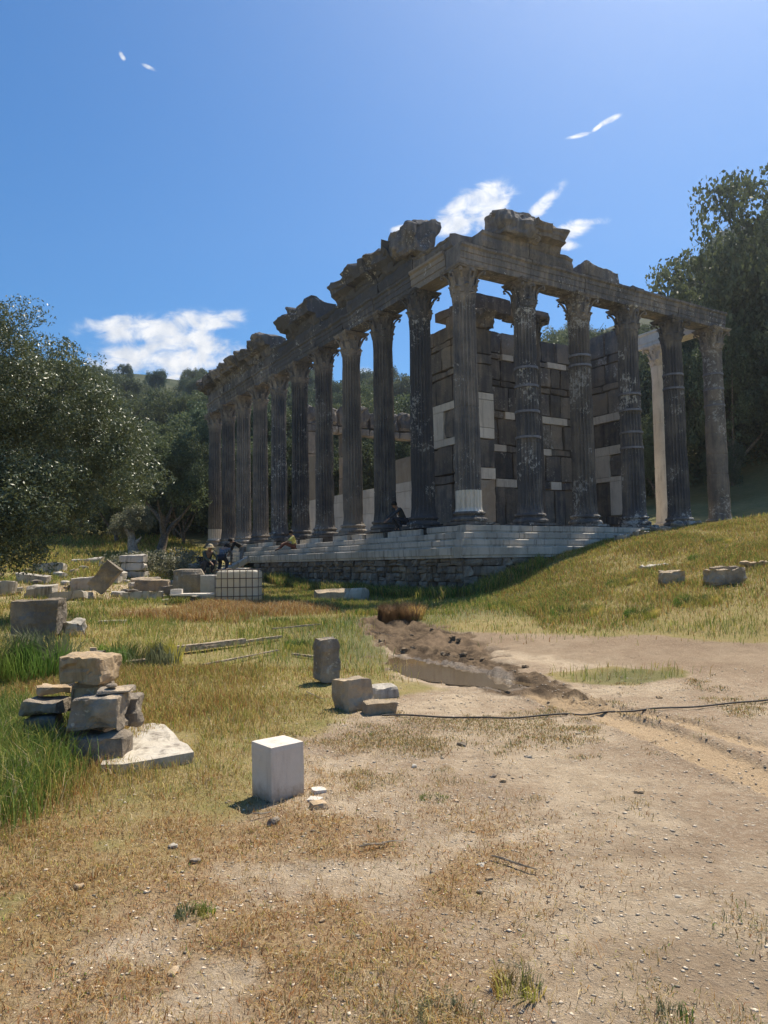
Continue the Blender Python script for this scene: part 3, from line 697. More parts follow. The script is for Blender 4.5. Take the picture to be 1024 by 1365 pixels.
# front: layered blocks over the second bay
beam('frieze_block', FRZ, 'front', .45, 2.55, HC+.71, M_old, .06, 101, (.5, .15, 0, 1), ragged=.10, scale_z=.95)
beam('frieze_block', FRZ, 'front', 2.58, 4.75, HC+.71, M_old, .05, 102, (.5, .2, 0, 1), ragged=.06, scale_z=.85)
tp('cornice_block', mesh('cornice_block', *rblock(1.8, 1.3, 1.12, .10, .15, .22, 103, freq=1.7, nmax=16, lump=.35), M_old), (1.95, -.22, HC+1.16), R(2), color=(.54, .1, 0, 1))
beam('cornice_block', CORN, 'front', 2.45, 4.0, HC+1.2, M_old, .19, 104, (.48, .15, 0, 1), ragged=.3, scale_z=.80, freq=1.8)
tp('cornice_block', mesh('cornice_block', *rblock(1.95, .8, .55, .12, .06, .10, 105, freq=2.2, nmax=12), M_old), (6.35, -.05, HC+.71), R(2), color=(.55, .2, 0, 1))
tp('cornice_block', mesh('cornice_block', *rblock(.75, .8, .14, .2, .03, .04, 106, freq=2.2), M_old), (8.3, -.05, HC+.71), R(2), color=(.6, .2, 0, 1))
# new white architrave on the right side
beam('architrave_block', ARCH, 'right', .46, 3.6, HC, M_new, 0, 110, (0, 0, 1, 1), nseg=3, label='new white marble architrave beam')
# pronaos beam and pieces of rear rows
def plain_block(name, a0, a1, b0, b1, c0, c1, mat, color, seed, rough=.012, rnd=.015, res=.3, **k):
    return tp(name, mesh(name, *rblock(a1-a0, b1-b0, c1-c0, res, rough, rnd, seed, freq=3, nmax=7), mat), ((a0+a1)/2, (b0+b1)/2, c0), 0, color=color, **k)
plain_block('architrave_block', 2.3, 4.15, 2.3, 3.0, 8.45, 9.1, M_wall, (.72, .1, 0, 1), 120, .03, .04)
plain_block('architrave_block', 4.18, 6.2, 2.35, 3.0, 8.4, 8.95, M_wall, (.35, .2, 0, 1), 121, .05, .07)

# cella walls ---------------------------------------------
LV = [.0, .32, 1.92, 2.28, 3.42, 3.72, 4.84, 5.16, 6.2, 6.48, 7.38, 7.64, 8.6]
def wall(ax, face, thick, s, e, levels, white, seed, out, top=None, dark=.6, cuts=None):
    """ax: run direction; face: visible plane coordinate; out=-1 or 1: side of the wall body"""
    r = random.Random(seed)
    for k in range(len(levels)-1):
        z0, z1 = levels[k], levels[k+1]; thin = (z1-z0) < .5; p = s
        cs = None if not cuts else cuts.get(k)
        if cs is None:
            cs = [s]
            while cs[-1] < e:
                L = r.uniform(.7, 1.5) if thin else r.uniform(.55, 1.2)
                cs.append(min(e, cs[-1]+L) if e-cs[-1]-L > .3 else e)
        for a0, a1 in zip(cs[:-1], cs[1:]):
            mid_ = (a0+a1)/2
            if top and z0 > top(mid_)-.15: continue
            zt = min(z1, top(mid_)) if top else z1
            w = any(w0-.05 <= mid_ <= w1+.05 and abs(wz-(z0+z1)/2) < .3 for w0, w1, wz in white)
            w = w or any(len(q) == 2 for q in ())
            mat = M_new if w else M_wall; jig = 0 if w else r.uniform(-.04, .07)*(1 if not thin else .5)
            d0 = thick-jig
            if out > 0: lo, hi = face+jig, face+thick
            else: lo, hi = face-thick, face-jig
            args = (a0+.006, a1-.006, lo, hi) if ax == 'x' else (lo, hi, a0+.006, a1-.006)
            col_ = (0, 0, 1, 1) if w else (dark+r.uniform(-.28, .18), r.choice((.05, .15, .2, .65)), 0, 1)
            plain_block('wall_block', *args, z0+.004, zt-.004, mat, col_, r.randint(0, 999), .002 if w else .035, .008 if w else .05, .3 if not w else .9, **({'label': 'new pale marble repair block'} if w else {}))
# door wall behind the front row
wall('x', 4.4, .6, 3.0, 10.3, LV, [(5.45, 6.05, 7.5), (5.5, 6.05, 5.0), (4.84, 5.52, 3.57), (4.9, 6.05, 2.1), (8.03, 9.17, 7.5), (7.47, 9.14, 5.0), (7.5, 8.11, 3.57), (8.02, 8.65, 2.1)], 5, 1, dark=.55,
     cuts={10: [3.0, 4.0, 5.43, 6.05, 7.1, 8.03, 9.17, 10.3], 6: [3.0, 4.3, 5.5, 6.04, 7.47, 8.3, 9.14, 10.3], 4: [3.0, 4.0, 4.84, 5.52, 6.6, 7.5, 8.11, 9.3, 10.3], 2: [3.0, 4.0, 4.9, 6.05, 7, 8.02, 8.65, 9.5, 10.3]})
# right side wall, its inner face
wall('y', 10.3, .8, 2.3, 6.4, [0, .32, .74, 2.24, 2.45, 3.42, 3.82, 4.9, 5.26, 6.3, 6.6, 7.5, 7.9, 8.95], [(2.35, 3.2, 1.5), (2.3, 4.0, 2.35), (3.15, 4.0, 2.95), (2.3, 4.0, 3.62), (2.3, 4.0, 5.08)], 6, 1, dark=.54,
     cuts={2: [2.3, 3.14, 4.4, 5.4, 6.4], 3: [2.3, 3.1, 4.0, 5.2, 6.4], 4: [2.3, 3.12, 4.0, 5.2, 6.4], 5: [2.3, 3.1, 4.0, 5.2, 6.4], 7: [2.3, 3.2, 4.0, 5.2, 6.4]})
# left side wall: tall near the front, low behind
wall('y', 2.25, .75, 3.0, 6.35, LV+[9.0], [(3.0, 5.15, 5.0), (3.0, 5.15, 3.57), (4.42, 5.15, 4.28)], 7, 1, top=lambda q: 9.05 if q < 4.6 else 8.3, dark=.45,
     cuts={4: [3.0, 4.2, 5.15, 6.3], 5: [3.0, 4.42, 5.15, 6.3], 6: [3.0, 4.2, 5.15, 6.3]})
wall('y', 2.25, .75, 6.38, 17.2, [0, .32, 1.15, 1.9, 2.3], [(6, 18, q) for q in (.16, .73, 1.5, 2.1)], 8, 1)
plain_block('wall_block', 2.28, 2.95, 6.9, 8.15, 2.3, 3.38, M_pilaster, (0, 0, 0, 1), 31)
plain_block('wall_block', 2.28, 2.95, 16.2, 17.05, 2.3, 4.7, M_pilaster, (0, 0, 0, 1), 32)
plain_block('wall_block', 2.28, 2.95, 12.4, 13.2, 2.3, 3.1, M_wall, (.3, 0, 0, 1), 33)
# anta facing the front
for z0, z1, mat, cc in ((.28, 1.9, M_pilaster, 0), (1.91, 2.34, M_new, 1), (2.35, 3.44, M_wall, 0), (3.46, 3.86, M_new, 1), (3.87, 4.93, M_new, 1), (4.94, 5.2, M_new, 1), (5.21, 6.3, M_wall, 0), (6.31, 6.7, M_wall, 0), (6.71, 7.7, M_wall, 0)):
    plain_block('wall_block', 2.25, 3.07, 2.25, 2.98, z0, z1-.004, mat, (.62 if mat is M_wall else 0, .2, cc, 1), int(z0*100), .003 if mat is M_new else .03, .01 if mat is M_new else .04)
tp('anta_capital', mesh('anta_capital', *rblock(1.0, .95, .74, .14, .06, .08, 44, freq=4, nmax=8, taper=-.22), M_wall), (2.66, 2.62, 7.7), color=(.6, .4, 0, 1))
plain_block('anta_base', 2.13, 3.2, 2.13, 3.1, 0, .28, M_pilaster, (0, 0, 0, 1), 45, .03, .06, .15)
# rough rear wall with its beam of broken blocks, seen between the side columns
r = random.Random(3)
for k in range(9):
    a0 = 3.6+k*1.12
    plain_block('wall_block', a0, a0+1.1, 20.2, 21.2, 7.3+r.uniform(-.05, .05), 8.35+r.uniform(-.2, .35), M_wall, (.5+r.uniform(-.1, .2), .3, 0, 1), 200+k, .10, .22, .25)
    plain_block('wall_block', a0, a0+1.1, 20.3, 21.1, 6.85, 7.3, M_wall, (.35, .3, 0, 1), 220+k, .03, .04)
for a0 in (3.8, 6.2, 8.9, 11.6):
    for q in range(5):
        plain_block('wall_block', a0, a0+.8, 20.35, 21.1, q*1.37, q*1.37+1.36, M_pilaster if q % 2 else M_wall, (.3, .3, 0, 1), 240+q, .03, .05)
plain_block('wall_block', 12.2, 12.6, 20.0, 20.4, 0, 5.6, M_new, (0, 0, 1, 1), 261)

# ------------------------------------------------------------------ vegetation helpers
def leaf_cards(C, size, aspect, up=None, seed=1, droop=0):
    """one rhombus per centre; returns verts, loops"""
    r = np.random.default_rng(seed); n = len(C)
    d = r.normal(size=(n, 3)); d /= np.linalg.norm(d, axis=1, keepdims=True)
    e = r.normal(size=(n, 3)); e -= (e*d).sum(1, keepdims=True)*d; e /= np.linalg.norm(e, axis=1, keepdims=True)
    s = size*r.uniform(.6, 1.25, (n, 1)) if np.isscalar(size) else size[:, None]*r.uniform(.6, 1.25, (n, 1))
    P = np.stack([C-d*s/2, C+e*s*aspect/2, C+d*s/2, C-e*s*aspect/2], 1).reshape(-1, 3)
    return P
def clumpy(centres, radii, per, seed, shell=.55):
    r = np.random.default_rng(seed); n = len(centres)
    d = r.normal(size=(n, per, 3)); d /= np.linalg.norm(d, axis=2, keepdims=True)
    q = (shell+(1-shell)*r.random((n, per, 1)))**.8
    return (centres[:, None, :]+d*q*radii[:, None, None]*np.array([1, 1, .8])).reshape(-1, 3)
def crown_mesh(name, mat, lobes, nclump, per, leaf, aspect, cr, seed):
    """lobes: (x,y,z,rx,ry,rz). clumps scattered near the lobes' surfaces"""
    r = np.random.default_rng(seed); w = np.array([a[3]*a[5] for a in lobes]); w = w/w.sum(); li = r.choice(len(lobes), nclump, p=w)
    Lb = np.array(lobes)[li]; d = r.normal(size=(nclump, 3)); d /= np.linalg.norm(d, axis=1, keepdims=True); d[:, 2] = np.where(d[:, 2] < -.5, -d[:, 2], d[:, 2])
    q = r.uniform(.55, 1.03, (nclump, 1)); C = Lb[:, :3]+d*q*Lb[:, 3:6]
    C += fbm(C*.8, seed, 2)[:, None]*.3*cr
    rad = cr*r.uniform(.55, 1.3, nclump); P = clumpy(C, rad, per, seed+1)
    sh = np.repeat(r.uniform(0, 1, len(P)), 4)
    Vv = leaf_cards(P, leaf, aspect, seed=seed+2); n = len(P)
    loops_ = np.arange(4*n).reshape(n, 4)
    return fastmesh(name, Vv, loops_, np.full(n, 4), mat, False, attrs=dict(shade=sh))
def trunk_mesh(name, h, r0, mat, seed, limbs=4, spread=1.0):
    r = random.Random(seed); b_ = MB(); pts = []; x = y = 0
    for i in range(7): 
        pts.append((x, y, h*i/6-.15)); x += r.uniform(-.08, .08)*h/2; y += r.uniform(-.08, .08)*h/2
    b_.add(*tube(pts, [r0*(1.35 if i == 0 else 1-.09*i) for i in range(7)], 9))
    for k in range(limbs):
        w = k*2*math.pi/limbs+r.uniform(-.4, .4); p = Vector(pts[3+k % 3]); q = [p]
        for i in range(4): p = p+Vector((math.cos(w)*spread*.35, math.sin(w)*spread*.35, spread*r.uniform(.25, .5))); q.append(p)
        b_.add(*tube(q, [r0*.5, r0*.42, r0*.32, r0*.22, r0*.12], 7))
    me_ = b_.mesh(name, mat, True); return me_

# ------------------------------------------------------------------ forest on the hill
protos = []; hires = []
rp = np.random.default_rng(5)
for s in range(6):
    L = []
    H = [1.0, 1.15, .9, 1.3, 1.0, .85][s]
    for k in range(7):
        w = rp.uniform(0, 6.28); rr = rp.uniform(.0, .5)
        L.append((rr*math.cos(w), rr*math.sin(w), rp.uniform(.38, .78)*H, rp.uniform(.22, .36), rp.uniform(.22, .36), rp.uniform(.18, .28)*H))
    L.append((0, 0, .45*H, .5, .5, .35*H))
    mt = M_forest if s % 3 else M_forest2
    hires.append(crown_mesh('crown', mt, L, 420, 75, .025, .6, .07, 150+s)) if s < 4 else None
    protos.append((crown_mesh('crown', mt, L, 260, 75, .030, .6, .095, 100+s), trunk_mesh('trunk', .5, .035, M_bark, s, 4, .35)))
def _hz(me_):
    a_ = np.zeros(len(me_.vertices)*3, np.float32); me_.vertices.foreach_get('co', a_); return float(np.percentile(a_[2::3], 99.7))
HZ_ = {me_.name: _hz(me_) for me_ in [c_[0] for c_ in protos]+hires}
FAR_WORDS = 'trees of the hillside forest'
sp = []
def try_add(x, y, h, mind):
    for (a_, b_, c_) in sp:
        if (a_-x)**2+(b_-y)**2 < (mind*(.5*(h+c_)/7))**2: return False
    sp.append((x, y, h)); return True
rt = random.Random(12); att = 0
# front row of the forest, then the slope
for (x, y, h) in [(-17.5,47,6.0),(-14.6,50,7.0),(-13.0,46.5,5.2),(-21,50,8),(-10.2,52,6.5),(-7,53,7),(-12,56,9),(-16,58,9.5),(-24,56,9),(-3.5,54,7.5),(0,56,8),(3.5,57,8),(7,58,9),(11,56,9),
                  (14.5,52,9.5),(18.5,46,8),(21.5,44,9.5),(24.5,42,10),(22.5,48,13.5),(26,46,18),(27.5,41,15),(20,52,12),(17,57,12),(30,47,21),(24.5,53,15),(29,54,18),(12.5,48,5),(9,50,5),(16.5,43.5,4.5),(19.5,40.8,3.8),(15,46.5,5.5)]:
    sp.append((x, y, h))
while len(sp) < 285 and att < 9000:
    att += 1; y = 52+108*rt.random()**1.15; x = y*rt.uniform(-.72, .68)
    if abs(x) > 95: continue
    h = rt.uniform(5.5, 9.5)*(1+.3*(x > 15)); d = 3.1+.010*y*1.0
    try_add(x, y, h, d)
TL = [('dark green bushy tree of the hillside forest left of the temple', 'forest trees left of the temple'), ('dark green bushy tree of the hillside forest straight behind the temple columns', 'forest trees behind the temple'), ('tall grey-green tree of the steep forest right of the temple', 'forest trees right of the temple')]
for k, (x, y, h) in enumerate(sp):
    cr, trk = protos[(k*5+3) % 6]
    if y < 62: cr = hires[(k*3+1) % 4]
    hz_ = HZ_[cr.name]
    slim = .58 if x > 12 and y < 62 else .8
    vv = []
    for q_ in (-.55, 0, .55):
        vv.append(float(np.interp((x+q_*h*slim*.8)/y, [-.7, -.35, 0, .09, .155, .23, .29, .385, .405, .44, .47, .51, .6], [.31, .287, .276, .280, .335, .358, .33, .335, .38, .415, .49, .555, .58])))
    h = min(h, ((min(vv)-.004*((k*7) % 4))*y+1.6-G(x, y))/(hz_*.97))
    if h < 1.6: continue
    tr = obj('forest_tree', None, loc=(x, y, G(x, y)-.2), rot=rt.uniform(0, 6.28), label=TL[0 if x/y < -.24 else 1 if x/y < .38 else 2][0], cat='tree', group=TL[0 if x/y < -.24 else 1 if x/y < .38 else 2][1])
    wdt = rt.uniform(.85, 1.15); tr.scale = (h*wdt*slim, h*wdt*slim, h)
    obj('crown', cr, tr); obj('trunk', trk, tr)
# undergrowth at the forest foot
def scatter_clumps(name, pts, per, leaf, mat, cr, seed, **k):
    C = np.array([(x, y, G(x, y)+z) for x, y, z in pts]); P = clumpy(C, np.full(len(C), cr)*np.random.default_rng(seed).uniform(.5, 1.3, len(C)), per, seed, .3)
    P = P[P[:, 2] > -5]; n = len(P); Vv = leaf_cards(P, leaf, .55, seed=seed+1); sh = np.repeat(np.random.default_rng(seed).random(n), 4)
    return obj(name, fastmesh(name, Vv, np.arange(4*n).reshape(n, 4), np.full(n, 4), mat, attrs=dict(shade=sh)), **k)
pts = []
for i in range(3800):
    y = 50+rt.random()**1.6*95; x = y*(rt.uniform(-.7, .68) if i % 2 else rt.uniform(.1, .6) if i % 4 else rt.uniform(-.45, -.05))
    if x > 12: y -= 3.5
    pts.append((x, y, rt.uniform(.1, 1.3)))
scatter_clumps('undergrowth', pts, 34, .34, M_forest, 1.3, 77, kind='stuff', label='dark low undergrowth between the forest trees', cat='undergrowth')

# small pale olive tree on the left and the darker one behind
ot = obj('olive_tree', None, loc=(-13.0, 37.5, G(-13.0, 37.5)), label='small pollarded olive tree with pale gnarled trunk and pale round crown', cat='tree')
obj('trunk', trunk_mesh('trunk', 1.7, .34, M_palebark, 31, 3, .35), ot)
obj('crown', crown_mesh('crown', M_scrub, [(-.2, 0, 1.95, .95, .9, .62), (.35, 0, 1.85, .6, .6, .5), (-.8, 0, 1.5, .6, .6, .5), (0, .1, 2.4, .6, .6, .4)], 110, 150, .09, .4, .28, 32), ot)
ot = obj('olive_tree', None, loc=(-12.9, 41.5, G(-12.9, 41.5)), label='bushy dark olive tree with forked trunk behind the small pale one', cat='tree')
obj('trunk', trunk_mesh('trunk', 2.4, .3, M_bark, 36, 4, 1.2), ot)
obj('crown', crown_mesh('crown', M_forest, [(0, 0, 4.2, 2.0, 1.8, 1.7), (-1.6, 0, 3.6, 1.3, 1.3, 1.2), (1.5, 0, 3.2, 1.2, 1.2, 1.0), (.3, 0, 5.6, 1.4, 1.3, 1.0)], 240, 90, .15, .5, .45, 37), ot)
# dead grey scrub mound
scr = [(-9.4+random.uniform(-2.1, 2.6), 30.5+random.uniform(-.8, 1.8), 0) for _ in range(110)]
scr = [(x, y, random.uniform(.05, .95)*(1-((x+9.3)/3.2)**2)) for x, y, _ in scr]
scatter_clumps('scrub_mound', scr, 130, .11, M_scrub, .42, 88, label='low mound of dry grey-brown scrub beyond the marble rubble', cat='shrub')

# the big olive tree on the left, near
ot = obj('large_olive_tree', None, loc=(-9.4, 15.8, G(-9.4, 15.8)), label='large dense silver-green olive tree filling the left edge, its branches hanging low', cat='tree')
obj('trunk', trunk_mesh('trunk', 3.0, .45, M_bark, 51, 6, 1.6), ot)
LB = [(-2, 0, 5.4, 2.6, 2.4, 2.0), (.3, 0, 5.5, 2.0, 2.0, 1.75), (1.8, .3, 4.7, 1.35, 1.6, 1.35), (2.8, .6, 3.8, 1.15, 1.3, 1.15), (3.25, .8, 3.1, .95, 1.2, 1.0), (1.5, .8, 3.4, 1.8, 1.5, 1.5), (-1.0, -.4, 3.2, 2.2, 1.8, 1.6),
      (2.15, -.7, 2.35, 1.1, 1.1, 1.05), (.7, -.9, 2.1, 1.3, 1.2, 1.1), (-.8, -.8, 1.5, 1.8, 1.2, 1.0), (.9, -.7, 1.15, 1.7, 1.1, .75), (-2.5, -.5, 1.7, 2.0, 1.6, 1.3), (-3.4, 0, 3.5, 2, 2, 2.5)]
ol = crown_mesh('crown', M_olive, LB, 1700, 150, .088, .34, .36, 52); obj('crown', ol, ot)

# ------------------------------------------------------------------ grass
def blades(P, h, w, lean, col, seed, curl=.35):
    r = np.random.default_rng(seed); n = len(P); a = r.uniform(0, 6.283, n); b_ = r.uniform(0, 6.283, n)
    sx, sy = np.cos(a)*w, np.sin(a)*w; lx, ly = np.cos(b_)*lean*h, np.sin(b_)*lean*h
    V_ = np.zeros((n, 5, 3)); z = P[:, 2]-.02
    V_[:, 0] = np.stack([P[:, 0]-sx, P[:, 1]-sy, z], 1); V_[:, 1] = np.stack([P[:, 0]+sx, P[:, 1]+sy, z], 1)
    mx_, my_ = P[:, 0]+lx*curl, P[:, 1]+ly*curl; mz = z+h*.62
    V_[:, 2] = np.stack([mx_+sx*.7, my_+sy*.7, mz], 1); V_[:, 3] = np.stack([mx_-sx*.7, my_-sy*.7, mz], 1)
    V_[:, 4] = np.stack([P[:, 0]+lx, P[:, 1]+ly, z+h*(1-.35*lean)], 1)
    i = np.arange(n)[:, None]*5; lp = np.concatenate([i, i+1, i+2, i+3, i+3, i+2, i+4], 1)
    return V_.reshape(-1, 3), lp.ravel(), np.tile([4, 3], n), np.repeat(col, 5, axis=0)
PAL = dict(lush=[(.14,.21,.04),(.19,.24,.06)], green=[(.14,.22,.035),(.18,.25,.055),(.10,.17,.035)], yel=[(.40,.36,.085),(.31,.31,.065),(.47,.38,.12)], gold=[(.50,.38,.15),(.42,.29,.10),(.34,.215,.08)],
           rust=[(.38,.18,.06),(.44,.25,.09),(.29,.125,.05)], dun=[(.19,.115,.06),(.13,.08,.045),(.25,.16,.085)], straw=[(.55,.44,.27),(.46,.36,.21)], sage=[(.13,.15,.08),(.17,.18,.10)])
def palette(n, mixd, seed):
    r = np.random.default_rng(seed); C = []; ws = []
    for k, w in mixd.items():
        for c in PAL[k]: C.append(c); ws.append(w/len(PAL[k]))
    C = np.array(C); ws = np.array(ws)/sum(ws); return C[r.choice(len(C), n, p=ws)]*r.uniform(.75, 1.25, (n, 1))
def grass(name, n, region, dens, hfun, w0, mixd, seed, label, lean=.5, ypow=1.0, cat='grass', mixB=None):
    """region x0,x1,y0,y1; dens(x,y,masks)->0..1 ; hfun(x,y,masks)->height"""
    r = np.random.default_rng(seed); x0, x1, y0, y1 = region; got = []
    tot = 0; tries = 0
    while tot < n and tries < 30:
        tries += 1; m_ = int(n*1.5)
        u = r.random(m_); y = y0+(y1-y0)*u**ypow; x = r.uniform(x0, x1, m_)
        ok = np.abs(x) < y*.62+.8; x, y = x[ok], y[ok]
        mk_ = masks(x, y); p = dens(x, y, mk_); ok = r.random(len(x)) < p
        got.append(np.stack([x[ok], y[ok]], 1)); tot += ok.sum()
    XY = np.concatenate(got)[:n]; mk_ = masks(XY[:, 0], XY[:, 1]); h = hfun(XY[:, 0], XY[:, 1], mk_)*r.uniform(.45, 1.25, len(XY))
    z = ground_full(XY[:, 0], XY[:, 1]); P = np.column_stack([XY, z])
    w = w0*(1+XY[:, 1]/7)*r.uniform(.6, 1.3, len(XY))
    pal = palette(len(XY), mixd, seed+1)
    if mixB:
        q = (mk_['n1']+.6*mk_['n3']+r.normal(0, .12, len(XY))) > .06; pal = np.where(q[:, None], palette(len(XY), mixB, seed+5), pal)
    V_, lp, sz, cc = blades(P, h, w, r.uniform(.1, lean*1.6, len(XY)), pal, seed+2)
    obj(name, fastmesh(name, V_, lp, sz, M_grass, False, colors=cc), kind='stuff', label=label, cat=cat)
notemple = lambda x, y: ~(((x-TB.x)*math.cos(TROT)+(y-TB.y)*math.sin(TROT) > -1.3) & (-(x-TB.x)*math.sin(TROT)+(y-TB.y)*math.cos(TROT) > -1.3))
blob = lambda x, y, cx, cy, rx, ry: np.clip(1.35-np.hypot((x-cx)/rx, (y-cy)/ry), 0, 1)
clear = lambda x, y: (1-sstep(.35, .0, np.abs(x+1.95)*.0+np.hypot((x+1.85)/1.3, (y-6.3)/1.6)-.1))
grass('tall_green_grass', 30000, (-5.2, -1.6, 3.6, 7.6), lambda x, y, k: np.clip(blob(x, y, -3.35, 5.1, 1.0, 1.05)+.7*blob(x, y, -4.0, 6.8, 1.0, 1.0), 0, 1)*sstep(-2.0, -2.5, x+.25*(y-5)), lambda x, y, k: .30+.14*k['n1'], .0021, dict(lush=4, green=3, yel=2, straw=.5), 301, 'tall lush green grass round the stone pile at the left edge', lean=.45)
grass('golden_grass', 62000, (-5.5, .6, 3.4, 10.5), lambda x, y, k: sstep(3.9, 5.3, y+k['n1']*1.3+k['n2']*.4)*k['grassy']*(.35+.65*sstep(-.35, .3, k['n1']))*(1-sstep(1.05, .8, np.hypot((x+1.95)/.30, (y-6.3)/.66)))*sstep(.9, -.5, x+.15*(y-7)), lambda x, y, k: (.11+.08*k['n1'])*(.5+.75*sstep(-.5, -2, x))*(.45+.55*sstep(4.3, 5.6, y+k['n1'])), .0016, dict(gold=5, yel=4, straw=1, green=.8), 302, 'dry golden grass in the middle of the clearing', lean=.6, ypow=1.2, mixB=dict(rust=2, gold=3, yel=2, green=1))
grass('russet_herbs', 62000, (-3.6, 2.2, 1.9, 5.6), lambda x, y, k: np.clip(k['rust']*(.45+.55*sstep(-.3, .3, k['n2']))+.07*k['grassy'], 0, 1), lambda x, y, k: .045+.02*k['n1'], .0017, dict(rust=5, gold=2.5, straw=.6, dun=2, green=.4), 303, 'low dry russet herbs in the left foreground', lean=.9, ypow=1.35, mixB=dict(gold=4, straw=1.5, yel=2, sage=1, dun=2))
grass('sparse_tufts', 42000, (-3, 4.8, 1.8, 10), lambda x, y, k: sstep(.22, .55, k['n1']+.5*k['n2']+.05+.3*blob(x, y, .8, 6.8, 1.6, 1.6))*(1-k['trk'])*(1-k['mud']), lambda x, y, k: .045+.02*k['n2'], .0016, dict(sage=2, gold=3, straw=1.5, green=.8, rust=1), 304, 'sparse small tufts of herbs on the bare dirt', lean=.7, ypow=1.2)
grass('meadow_grass', 115000, (-14, 13, 9.3, 31), lambda x, y, k: k['grassy']*(.3+.7*sstep(-.4, .3, k['n1']))*notemple(x, y), lambda x, y, k: .17+.10*k['n1'], .0018, dict(green=1.6, yel=5, gold=3.5, straw=1, rust=.8), 305, 'yellow-green meadow grass between the clearing and the temple wall', lean=.55, ypow=.85, mixB=dict(green=4, yel=4, gold=1.5))
grass('mound_grass', 105000, (3, 21, 13.0, 31), lambda x, y, k: (.3+.7*sstep(-.4, .3, k['n1']))*notemple(x, y)*k['grassy'], lambda x, y, k: .15+.11*k['n1'], .0020, dict(green=1.2, yel=5, gold=4, straw=1.2, rust=.8), 306, 'olive and yellow grass on the mound right of the temple steps', lean=.55, ypow=.8, mixB=dict(green=3, yel=3, rust=2.5, gold=2))
grass('far_meadow_grass', 26000, (-24, 24, 28, 50), lambda x, y, k: ((x < -9) | (x > 12))*notemple(x, y)*np.ones_like(x), lambda x, y, k: .30+.1*k['n1'], .003, dict(yel=5, gold=3, green=2), 307, 'pale green and golden meadow at the foot of the forest', lean=.5)
grass('wall_foot_weeds', 14000, (-7, 5, 19.5, 33), lambda x, y, k: (lambda a_, b_: ((a_ > -2.3) & (a_ < -1.35) & (b_ > -1.6) & (b_ < 14)) | ((b_ > -2.4) & (b_ < -1.35) & (a_ > -1.6) & (a_ < 9)))((x-TB.x)*math.cos(TROT)+(y-TB.y)*math.sin(TROT), -(x-TB.x)*math.sin(TROT)+(y-TB.y)*math.cos(TROT))*np.ones_like(x), lambda x, y, k: .42+.2*k['n1'], .0026, dict(green=4, yel=3, gold=2, sage=2), 308, 'tall weeds growing along the foot of the rubble wall', lean=.5)
for (sx_, sy_, tx_, ty_) in ():
    pass
def tuft(x, y, rad, n, h, mixd, seed, label, group=None, cat='grass tuft', name='grass_tuft', w=.0022):
    r = np.random.default_rng(seed); a = r.uniform(0, 6.28, n); q = rad*np.sqrt(r.random(n)); P = np.column_stack([x+q*np.cos(a), y+q*np.sin(a), np.zeros(n)])
    P[:, 2] = ground_full(P[:, 0], P[:, 1])
    V_, lp, sz, cc = blades(P, h*r.uniform(.5, 1.2, n), w*r.uniform(.7, 1.4, n), r.uniform(.1, .8, n), palette(n, mixd, seed), seed)
    return obj(name, fastmesh(name, V_, lp, sz, M_grass, False, colors=cc), label=label, cat=cat, group=group)
grass('straw_litter', 26000, (-2.6, 3.2, 1.8, 6.5), lambda x, y, k: (.12+.88*sstep(-.1, .5, k['n2']+.5*k['n1']))*sstep(1.9, -.8, x+.3*(y-3)), lambda x, y, k: .075+0*x, .0011, dict(straw=4, gold=3, rust=2), 309, 'loose dry straw and seed stalks lying over the left foreground', lean=1.1, ypow=1.3)
grass('russet_meadow_grass', 15000, (-6, 1.2, 15.5, 20.5), lambda x, y, k: np.clip(blob(x, y, -3.3, 18.0, 1.7, 1.3)+.5*blob(x, y, -4.6, 16.0, 1.3, .8), 0, 1), lambda x, y, k: .26+.1*k['n1'], .002, dict(rust=3, gold=4, straw=1.5), 310, 'tall russet and golden grass in front of the white tank', lean=.6)
tuft(-.90, 3.42, .09, 260, .07, dict(green=3, sage=2, yel=1), 401, 'round green tuft in the left foreground')
tuft(.46, 2.78, .10, 220, .11, dict(sage=2, gold=2, yel=3), 402, 'yellow-green tuft near the bottom centre of the dirt')
tuft(.18, 2.62, .10, 160, .08, dict(sage=3, gold=2), 403, 'loose straw-coloured tuft near the bottom edge, left of centre')
tuft(.98, 2.62, .06, 90, .07, dict(sage=3, green=1), 404, 'small grey-green tuft at the bottom right of the dirt')
tuft(.30, 4.95, .10, 240, .05, dict(green=4, sage=2), 405, 'flat green tuft right of the white marble cube')
for k_, (x_, y_) in enumerate([(4.9, 13.9), (6.1, 14.2), (3.9, 14.9), (5.6, 17.2), (8.2, 18.4), (2.9, 17.0), (-.4, 17.2), (-1.3, 12.4), (-2.0, 15.5), (9.5, 20.5)]):
    tuft(x_, y_, .35+.1*(k_ % 3), 700, .17, dict(lush=1, green=3, yel=3), 420+k_, 'small lush green clump of weeds in the yellow meadow grass', 'lush weed clumps in the meadow', 'weeds', 'weed_clump', .006)
tuft(.30, 15.9, .50, 3000, .40, dict(dun=6, gold=.7), 406, 'rusty brown dry bush above the muddy rut', cat='shrub', name='dry_bush', w=.005)
tuft(-3.6, 10.6, .6, 1000, .38, dict(yel=4, green=2, sage=2), 407, 'leafy green weeds behind the stone pile', cat='weeds', name='weed_clump', w=.008)
tuft(-5.2, 9.6, 1.0, 1900, .60, dict(sage=3, yel=4, green=3), 408, 'tall leafy weeds at the left edge below the olive tree', cat='weeds', name='weed_clump', w=.009)

